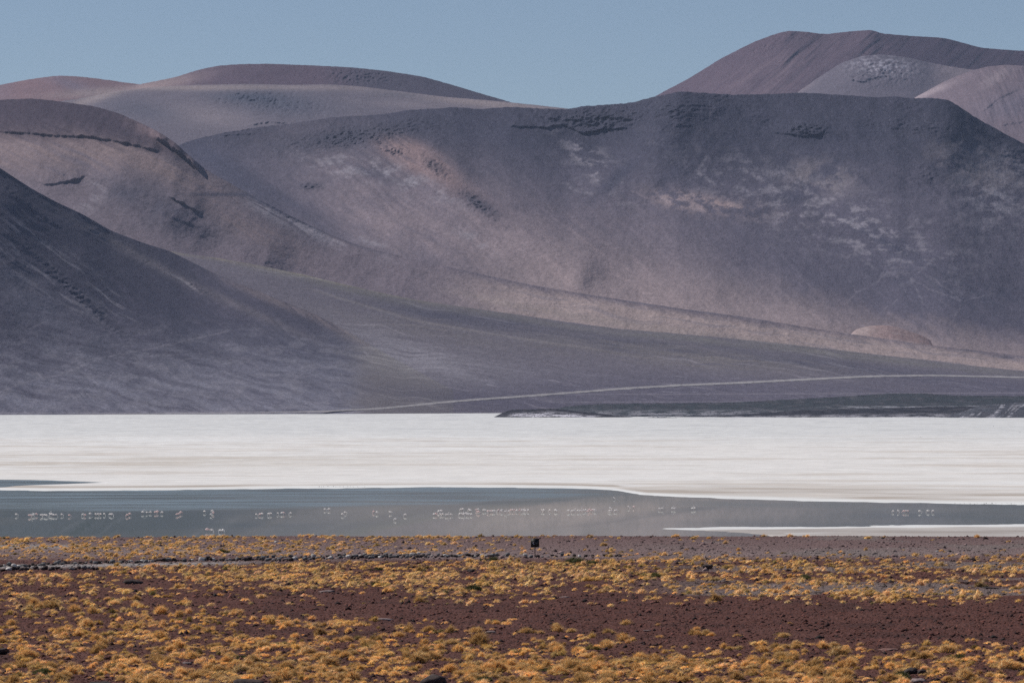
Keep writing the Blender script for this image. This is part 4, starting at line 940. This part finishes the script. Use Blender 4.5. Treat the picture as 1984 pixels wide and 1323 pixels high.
def build_grass():
    rg = np.random.default_rng(5)
    grp = 'golden bunchgrass tufts on the near ground'
    protos = []
    for k in range(12):
        v, f, c = tuft(rg, 420, 0.2*rg.uniform(0.85, 1.2), 0.27*rg.uniform(0.85, 1.2), 3, 0.016, lobes=(1, 2, 1, 3)[k % 4])
        o = mesh_obj('grass_tuft', v, f, M_GRASS, c, link_it=False); protos.append(o.data); bpy.data.objects.remove(o)
    X, D, Z, PX, PY, S = scatter()
    def put(x, d, z, s, label):
        o = bpy.data.objects.new('grass_tuft', protos[int(rg.integers(0, 12))]); link(o)
        o.location = (x, d, z-0.02); o.scale = (s*rg.uniform(0.9, 1.2), s*rg.uniform(.9, 1.1), s*rg.uniform(.72, .98)); o.rotation_euler = (0, 0, rg.uniform(-0.9, 0.9))
        return tag(o, label, 'grass tuft', grp)
    for px, py, s, label in EXPLICIT:
        x, d, z = ground_at(px, py); put(x, d, z, s*0.88, label)
    cut = 300-len(EXPLICIT)
    inside = (PX > -5) & (PX < 1989) & (PY < 1332)
    order = np.argsort(-(S*F/D)*inside)
    near = order[:cut]; rest = order[cut:]
    used = set()
    for i in near:
        look = ('large ' if S[i] > 1.25 else ('small ' if S[i] < 0.8 else ''))
        up = max(0.0, (1323-PY[i])/13.23); l = f'{look}golden grass tuft {max(PX[i],0)/19.84:.1f} percent across and {up:.1f} percent up'
        while l in used: l = l.replace('golden', 'straw golden', 1)
        used.add(l); put(X[i], D[i], Z[i], S[i], l)
    # every other tuft of the field, one mesh
    lib = {}
    for lod, (nb, wd, seg) in enumerate(((190, 0.018, 2), (100, 0.026, 1), (55, 0.034, 1))):
        lib[lod] = [tuft(rg, nb, 0.2*rg.uniform(.85, 1.2), 0.27*rg.uniform(.85, 1.2), seg, wd, lobes=(1, 2, 1, 3)[q % 4], nu=(10, 8, 7)[lod], nv=(4, 3, 3)[lod]) for q in range(12)]
    VV, FF, CC = [], [], []; off = 0
    for i in rest:
        lod = 0 if D[i] < 300 else (1 if D[i] < 400 else 2)
        v, f, c = lib[lod][int(rg.integers(0, 12))]; a = rg.uniform(-1.0, 1.0); ca, sa = math.cos(a), math.sin(a)
        s = S[i]; q = v*np.array([s*rg.uniform(.9, 1.3), s, s*rg.uniform(.7, 1.0)])
        q = np.stack([q[:, 0]*ca-q[:, 1]*sa+X[i], q[:, 0]*sa+q[:, 1]*ca+D[i], q[:, 2]+Z[i]-0.02], -1)
        tone = rg.uniform(0.65, 1.25); dry = np.array([tone, tone*rg.uniform(.93, 1.03), tone*rg.uniform(.8, 1.1)])
        if rg.random() < 0.05: dry = dry*np.array([0.45, 0.48, 0.42])
        VV.append(q); FF.append(f+off); CC.append(c*dry); off += len(v)
    print('tufts', len(X), 'verts', off)
    tag(mesh_obj('bunchgrass', np.concatenate(VV), np.concatenate(FF), M_GRASS, np.concatenate(CC)), 'golden bunchgrass covering the terrace beyond the nearest tufts', 'grass', kind='stuff')
    # darker shrubs
    gm = []
    for k in range(4):
        v, f, c = tuft(rg, 420, 0.45, 0.28, 2, 0.03, pal=1, lobes=2); o = mesh_obj('shrub', v, f, M_GREEN, c, link_it=False); gm.append(o.data); bpy.data.objects.remove(o)
    for px, py, s, lab in [(1112, 1093, 1.7, 'dark green cushion shrub below and right of the sign'), (955, 1086, 1.0, 'small olive shrub behind the border left of the sign'), (920, 1144, 1.2, 'grey green shrub in the dense grass below the sign'),
        (732, 1135, 0.9, 'dark olive shrub in dense grass left of centre'), (430, 1071, 0.9, 'dark shrub on the left near the terrace rim'), (735, 1105, 0.8, 'dark olive shrub just below the stone border left of centre'),
        (1745, 1314, 0.8, 'dark green shrub at the bottom right among the tufts'), (85, 1306, 0.75, 'dark green shrub at bottom left among tufts'), (940, 1321, 0.8, 'dark green shrub at the bottom edge near the middle'), (470, 1276, 0.6, 'small dark shrub in dense grass at lower left'),
        (1270, 1118, 0.9, 'olive shrub in the grass right of centre'), (1060, 1300, 0.5, 'small dark shrub in dense tufts at lower centre'), (1860, 1275, 0.6, 'greenish grey shrub on the front of the lower right grass'), (1560, 1122, 0.9, 'olive grey shrub in patchy grass at right')]:
        x, d, z = ground_at(px, py); o = bpy.data.objects.new('shrub', gm[int(rg.integers(0, 4))]); link(o); o.location = (x, d, z-0.03); o.scale = (s, s, s); o.rotation_euler = (0, 0, rg.uniform(0, 6))
        tag(o, lab, 'shrub', 'dark shrubs between the golden tufts')
build_grass()

# ------------------------------------------------------------------ sign
def box(v, f, x0, x1, y0, y1, z0, z1, bev=0.0):
    o = len(v); v += [(x0, y0, z0), (x1, y0, z0), (x1, y1, z0), (x0, y1, z0), (x0, y0, z1), (x1, y0, z1), (x1, y1, z1), (x0, y1, z1)]
    f += [[o, o+3, o+2, o+1], [o+4, o+5, o+6, o+7], [o, o+1, o+5, o+4], [o+1, o+2, o+6, o+5], [o+2, o+3, o+7, o+6], [o+3, o, o+4, o+7]]
def build_sign():
    x, d, z = ground_at(1036.5, 1079.5)
    s = d/F                                                  # metres per photo pixel at the sign
    e = bpy.data.objects.new('direction_sign', None); link(e); e.location = (x, d, z)
    tag(e, 'small square black sign on a thin post with a pale left arrow', 'sign')
    zt = (1079.5-1043.5)*s; zb = (1079.5-1059.2)*s; hw = 7.6*s
    mb = plain('black_sign_paint', (0.018, 0.016, 0.018), 0.5); mp = plain('dark_brown_post', (0.05, 0.035, 0.03), 0.7); ma = plain('faded_pale_paint', (0.8, 0.8, 0.82), 0.6); mg = plain('dark_grey_paint', (0.055, 0.055, 0.06), 0.6)
    v, f = [], []; box(v, f, -hw, hw, -0.012, 0.012, zb, zt)
    panel = mesh_obj('sign_panel', v, f, mb, parent=e, smooth=False)
    v, f = [], []; t = 0.02
    for a in ((-hw, hw, zt, zt+t), (-hw, hw, zb-t, zb)): box(v, f, a[0]-t, a[1]+t, -0.02, 0.02, a[2], a[3])
    for a in ((-hw-t, -hw), (hw, hw+t)): box(v, f, a[0], a[1], -0.02, 0.02, zb, zt)
    mesh_obj('frame', v, f, mb, parent=panel, smooth=False)
    # chevron
    cx, cz = -3.1*s, (1079.5-1051.6)*s; w_, h_, k = 1.9*s, 2.7*s, 1.0*s; y0, y1 = -0.020, -0.0125
    pts = [(-w_, 0), (w_-k, h_), (w_, h_-0.3*k), (-w_+1.45*k, 0), (w_, -h_+0.3*k), (w_-k, -h_)]
    vv = [(cx+a, y0, cz+b) for a, b in pts]+[(cx+a, y1, cz+b) for a, b in pts]
    ff = [[0, 1, 2, 3], [0, 3, 4, 5]]+[[i+6 for i in q[::-1]] for q in ([0, 1, 2, 3], [0, 3, 4, 5])]+[[i, (i+1) % 6, (i+1) % 6+6, i+6] for i in range(6)]
    mesh_obj('arrow', vv, ff, ma, parent=panel, smooth=False)
    cx = 2.9*s; pts = [(-1.9*s, -2.2*s), (1.5*s, -2.6*s), (1.7*s, 2.6*s), (0.3*s, 1.6*s)]
    vv = [(cx+a, y0, cz+b) for a, b in pts]+[(cx+a, y1, cz+b) for a, b in pts]
    ff = [[0, 1, 2, 3], [7, 6, 5, 4]]+[[i, (i+1) % 4, (i+1) % 4+4, i+4] for i in range(4)]
    mesh_obj('pictogram', vv, ff, mg, parent=panel, smooth=False)
    v, f = [], []; box(v, f, -0.035, 0.035, 0.022, 0.085, -0.2, zt-0.06); mesh_obj('post', v, f, mp, parent=e, smooth=False)
    v, f = [], []; box(v, f, 0.12, 0.18, 0.0, 0.03, zt+t, zt+t+0.10); mesh_obj('bracket', v, f, mp, parent=e, smooth=False)
build_sign()

# ------------------------------------------------------------------ flamingos
def loft(pts, rad, n=8, sq=1.0):
    pts = np.array(pts, float); V = []
    for i, p in enumerate(pts):
        t = pts[min(i+1, len(pts)-1)]-pts[max(i-1, 0)]; t /= np.linalg.norm(t)
        side = np.array([0, 1.0, 0]); up = np.cross(side, t); up /= np.linalg.norm(up)+1e-9
        for k in range(n):
            a = 2*math.pi*k/n; V.append(p+rad[i]*(math.cos(a)*side*sq+math.sin(a)*up))
    f = []
    for i in range(len(pts)-1):
        for k in range(n): f.append([i*n+k, i*n+(k+1) % n, (i+1)*n+(k+1) % n, (i+1)*n+k])
    m = len(V); V.append(pts[0]); V.append(pts[-1])
    for k in range(n): f.append([m, (k+1) % n, k, k]); f.append([m+1, (len(pts)-1)*n+k, (len(pts)-1)*n+(k+1) % n, (len(pts)-1)*n+(k+1) % n])
    return np.array(V), f
def flamingo_mesh(pose, wm, pinkness):
    """bird facing -X, waterline at z=0"""
    body = [(0.36, 0, 0.36), (0.30, 0, 0.39), (0.20, 0, 0.44), (0.06, 0, 0.475), (-0.08, 0, 0.47), (-0.18, 0, 0.45), (-0.24, 0, 0.44)]
    br = [0.008, 0.045, 0.105, 0.150, 0.150, 0.105, 0.060]
    if pose == 'feed':
        neck = [(-0.30, 0, 0.46), (-0.38, 0, 0.44), (-0.44, 0, 0.36), (-0.45, 0, 0.25), (-0.42, 0, 0.14), (-0.38, 0, 0.08)]; nr = [0.040, 0.032, 0.028, 0.026, 0.030, 0.045]
        head = [(-0.345, 0, 0.035), (-0.31, 0, 0.01), (-0.29, 0, -0.03)]; hr = [0.034, 0.024, 0.01]
    elif pose == 'stand':
        neck = [(-0.29, 0, 0.50), (-0.31, 0, 0.58), (-0.27, 0, 0.68), (-0.24, 0, 0.78), (-0.26, 0, 0.88), (-0.31, 0, 0.93)]; nr = [0.040, 0.032, 0.028, 0.027, 0.030, 0.045]
        head = [(-0.37, 0, 0.92), (-0.42, 0, 0.88), (-0.435, 0, 0.84)]; hr = [0.032, 0.024, 0.01]
    else:
        neck = [(-0.30, 0, 0.47), (-0.39, 0, 0.50), (-0.44, 0, 0.44), (-0.43, 0, 0.36), (-0.38, 0, 0.31), (-0.34, 0, 0.31)]; nr = [0.040, 0.032, 0.028, 0.027, 0.030, 0.045]
        head = [(-0.31, 0, 0.27), (-0.31, 0, 0.22), (-0.33, 0, 0.18)]; hr = [0.032, 0.024, 0.01]
    pts = body+neck+head; rad = [1.12*r for r in br]+[1.1*r for r in nr]+hr
    V, f = loft(pts, rad, 8, 0.95)
    mi = []
    for q in f:
        r = min(q)//8 if min(q) < len(pts)*8 else 0
        mi.append(1 if (q[0] >= len(pts)*8 and q[0] == len(pts)*8) or r <= 0 else (1 if r >= len(pts)-2 else 0))
    V = list(V)
    for s in (-0.05, 0.05):                       # legs, rooted inside the belly
        lv, lf = loft([(0.05, s, 0.40), (0.045, s, 0.22), (0.06, s, 0.0), (0.045, s, -0.25)], [0.022, 0.013, 0.014, 0.011], 5); o = len(V)
        V += list(lv); f += [[i+o for i in q] for q in lf]; mi += [2]*len(lf)
    F4 = [q if len(set(q)) == 4 else q for q in f]
    me = bpy.data.meshes.new('flamingo'); me.from_pydata([tuple(p) for p in V], [], [tuple(dict.fromkeys(q)) for q in F4])
    for m in wm: me.materials.append(m)
    for p, k in zip(me.polygons, mi): p.material_index = k; p.use_smooth = True
    return me
FL = []
def grab(x0, y0, lst):
    for cx, cy in lst: FL.append((x0+cx/7.936, y0+cy/7.936))
grab(0, 975, [(250, 195), (455, 212), (478, 208), (500, 205), (522, 197), (555, 192), (630, 210), (652, 200), (690, 205), (716, 210), (768, 190), (795, 195), (825, 203), (862, 203), (950, 195), (1065, 205), (1278, 195), (1310, 200), (1387, 187), (1470, 192), (1512, 192), (1545, 190), (1603, 187), (1692, 190), (1717, 195)])
grab(230, 975, [(130, 205), (170, 187), (370, 162), (434, 162), (490, 158), (563, 162), (597, 155), (668, 162), (900, 192), (925, 182), (955, 165), (1320, 148), (1442, 145), (1456, 172), (1418, 192), (1360, 438), (1430, 440), (1562, 445), (1602, 448)])
grab(480, 975, [(130, 192), (190, 190), (222, 187), (330, 187), (356, 182), (460, 175), (525, 173), (550, 170), (660, 173), (1187, 113), (1253, 113), (1458, 192), (1498, 162)])
grab(720, 975, [(32, 152), (82, 165), (285, 160), (368, 265), (520, 200), (962, 190), (990, 188), (1035, 147), (1072, 142), (1060, 187), (1092, 187), (1150, 197), (1172, 197), (1217, 192), (1375, 117), (1402, 117), (1360, 187), (1392, 187), (1415, 192), (1437, 187), (1457, 182), (1500, 120), (1518, 130), (1490, 192), (1535, 190), (1612, 120), (1642, 115), (1628, 152), (1648, 157), (1722, 127), (1748, 125), (1790, 147), (1815, 147), (1840, 137), (1865, 142), (1890, 137), (1955, 132)])
grab(960, 975, [(48, 132), (98, 137), (155, 152), (205, 142), (240, 127), (266, 127), (295, 127), (330, 130), (365, 130), (410, 130), (437, 127), (465, 132), (505, 127), (712, 130), (745, 130), (835, 130), (922, 130), (945, 135), (1130, 140), (1185, 137), (1210, 137), (1270, 137), (1310, 137), (1360, 132), (1387, 127), (1430, 142), (1450, 117), (1480, 132), (1505, 122), (1528, 127), (1765, 102), (1758, 137), (1782, 137), (1838, 132), (1860, 132)])
grab(1160, 955, [(235, 97), (460, 237), (540, 237), (935, 262), (975, 262), (1135, 258), (1172, 262), (1440, 262), (1477, 257)])
grab(1680, 975, [(403, 142), (477, 142), (570, 145), (600, 145), (628, 145), (808, 147), (940, 142), (1015, 142)])
WHERE = [(50, 'alone at the far left'), (73, 'in the leftmost tight bunch'), (112, 'in the second bunch from the left'), (145, 'of the loose pair after the second bunch'), (190, 'in the third small bunch from the left'), (222, 'in the fourth small bunch from the left'), (256, 'of the pink pair at left'),
         (320, 'of the spaced line left of the trio'), (355, 'in the pink bunch of three'), (399, 'standing just left of the stacked trio'), (420, 'in the stacked trio'), (520, 'of the cluster one quarter across'), (570, 'in the thin group before the gap'), (645, 'of the two small ones highest left of centre'), (680, 'of the overlapping pair left of centre'), (735, 'of the pair before the scattered ones'), (800, 'among three scattered ones left of the crowd'),
         (882, 'at the left of the central crowd'), (922, 'in the densest knot of the central crowd'), (934, 'in the pink stack of the central crowd'), (970, 'in the pinkish line right of the knot'), (1030, 'in the tight row left above the sign'), (1060, 'of the pair right above the sign'), (1070, 'alone right above the sign'), (1085, 'of the close pair right of the sign'), (1160, 'in the row right of the sign'),
         (1182, 'in the small stack right of the row'), (1200, 'by the small stack or behind it'), (1240, 'of the higher pair on the right'), (1290, 'of the first pair toward the right'), (1320, 'of the second pair toward the right'), (1360, 'of the third pair toward the right'), (1736, 'at the left end of the distant right group'), (1770, 'in the bunch of the distant right group'), (1790, 'alone bright in the distant right group'), (1990, 'at the right end of the distant right group')]
ORD = ['first', 'second', 'third', 'fourth', 'fifth', 'sixth', 'seventh', 'eighth', 'ninth', 'tenth', 'eleventh', 'twelfth', 'thirteenth', 'fourteenth']
def build_flamingos():
    mw = plain('white_plumage', (0.93, 0.90, 0.89), 0.8); mpk = plain('pink_plumage', (0.93, 0.77, 0.75), 0.8)
    for mm in (mw, mpk):                                    # feathers let some sun through
        t_ = mm.node_tree; b_ = t_.nodes['Principled BSDF']; tr = t_.nodes.new('ShaderNodeBsdfTranslucent'); tr.inputs[0].default_value = (0.95, 0.9, 0.88, 1) if mm is mw else (0.95, 0.80, 0.78, 1)
        mx = t_.nodes.new('ShaderNodeMixShader'); mx.inputs[0].default_value = 0.4
        t_.links.new(b_.outputs[0], mx.inputs[1]); t_.links.new(tr.outputs[0], mx.inputs[2]); t_.links.new(mx.outputs[0], t_.nodes['Material Output'].inputs[0])
    mbk = plain('black_feather_and_bill', (0.03, 0.03, 0.03), 0.6); mleg = plain('dull_pink_leg', (0.30, 0.18, 0.17), 0.7)
    meshes = {(p, c): flamingo_mesh(p, (mc, mbk, mleg), 0) for p in ('feed', 'stand', 'rest') for c, mc in (('white', mw), ('pink', mpk))}
    txt = {'feed': 'feeding', 'stand': 'with raised neck', 'rest': 'with folded neck'}
    rg = random.Random(3); cnt = {}
    for px, py in sorted(FL):
        near = py > 1020
        wname = 'in the water nearest the grassy rim' if near else next(n for xm, n in WHERE if px < xm)
        pinkp = 0.65 if any(a < px < b for a, b in ((245, 256), (300, 308), (342, 352), (920, 930), (942, 962), (988, 1010), (1140, 1152))) else 0.12
        c = 'pink' if rg.random() < pinkp else 'white'; p = rg.choices(['feed', 'stand', 'rest'], [0.68, 0.12, 0.2])[0]
        d = F*H/(py-HY); o = bpy.data.objects.new('flamingo', meshes[(p, c)]); link(o)
        s = rg.uniform(1.02, 1.25)*(1.1 if near else 1.0); o.scale = (s, s, s); o.location = ((px-CX)/F*d, d, -0.02)
        o.rotation_euler = (0, 0, rg.choice([0, math.pi])+rg.uniform(-0.9, 0.9))
        k = cnt.get(wname, 0); cnt[wname] = k+1
        one = '' if wname.startswith('alone') else f'{ORD[min(k, 13)]} from left '
        if wname.startswith('alone'): one = ''
        tag(o, f'{c} flamingo {txt[p]}, {one}{wname}', 'flamingo', 'flamingos wading in the lagoon')
build_flamingos()

# ------------------------------------------------------------------ haze
def build_haze():
    v, f = [], []; box(v, f, -9000, 9000, -400, 27800, -5.2, 1900)
    m = bpy.data.materials.new('thin_air'); m.use_nodes = True; t = m.node_tree; t.nodes.clear()
    o_ = t.nodes.new('ShaderNodeOutputMaterial'); pv = t.nodes.new('ShaderNodeVolumePrincipled')
    pv.inputs['Color'].default_value = (0.55, 0.68, 1.0, 1); pv.inputs['Density'].default_value = 0.95e-5; pv.inputs['Anisotropy'].default_value = 0.0
    t.links.new(pv.outputs[0], o_.inputs['Volume'])
    tag(mesh_obj('haze', v, f, m, smooth=False), 'thin bluish air over the whole valley', 'haze', kind='stuff')
build_haze()
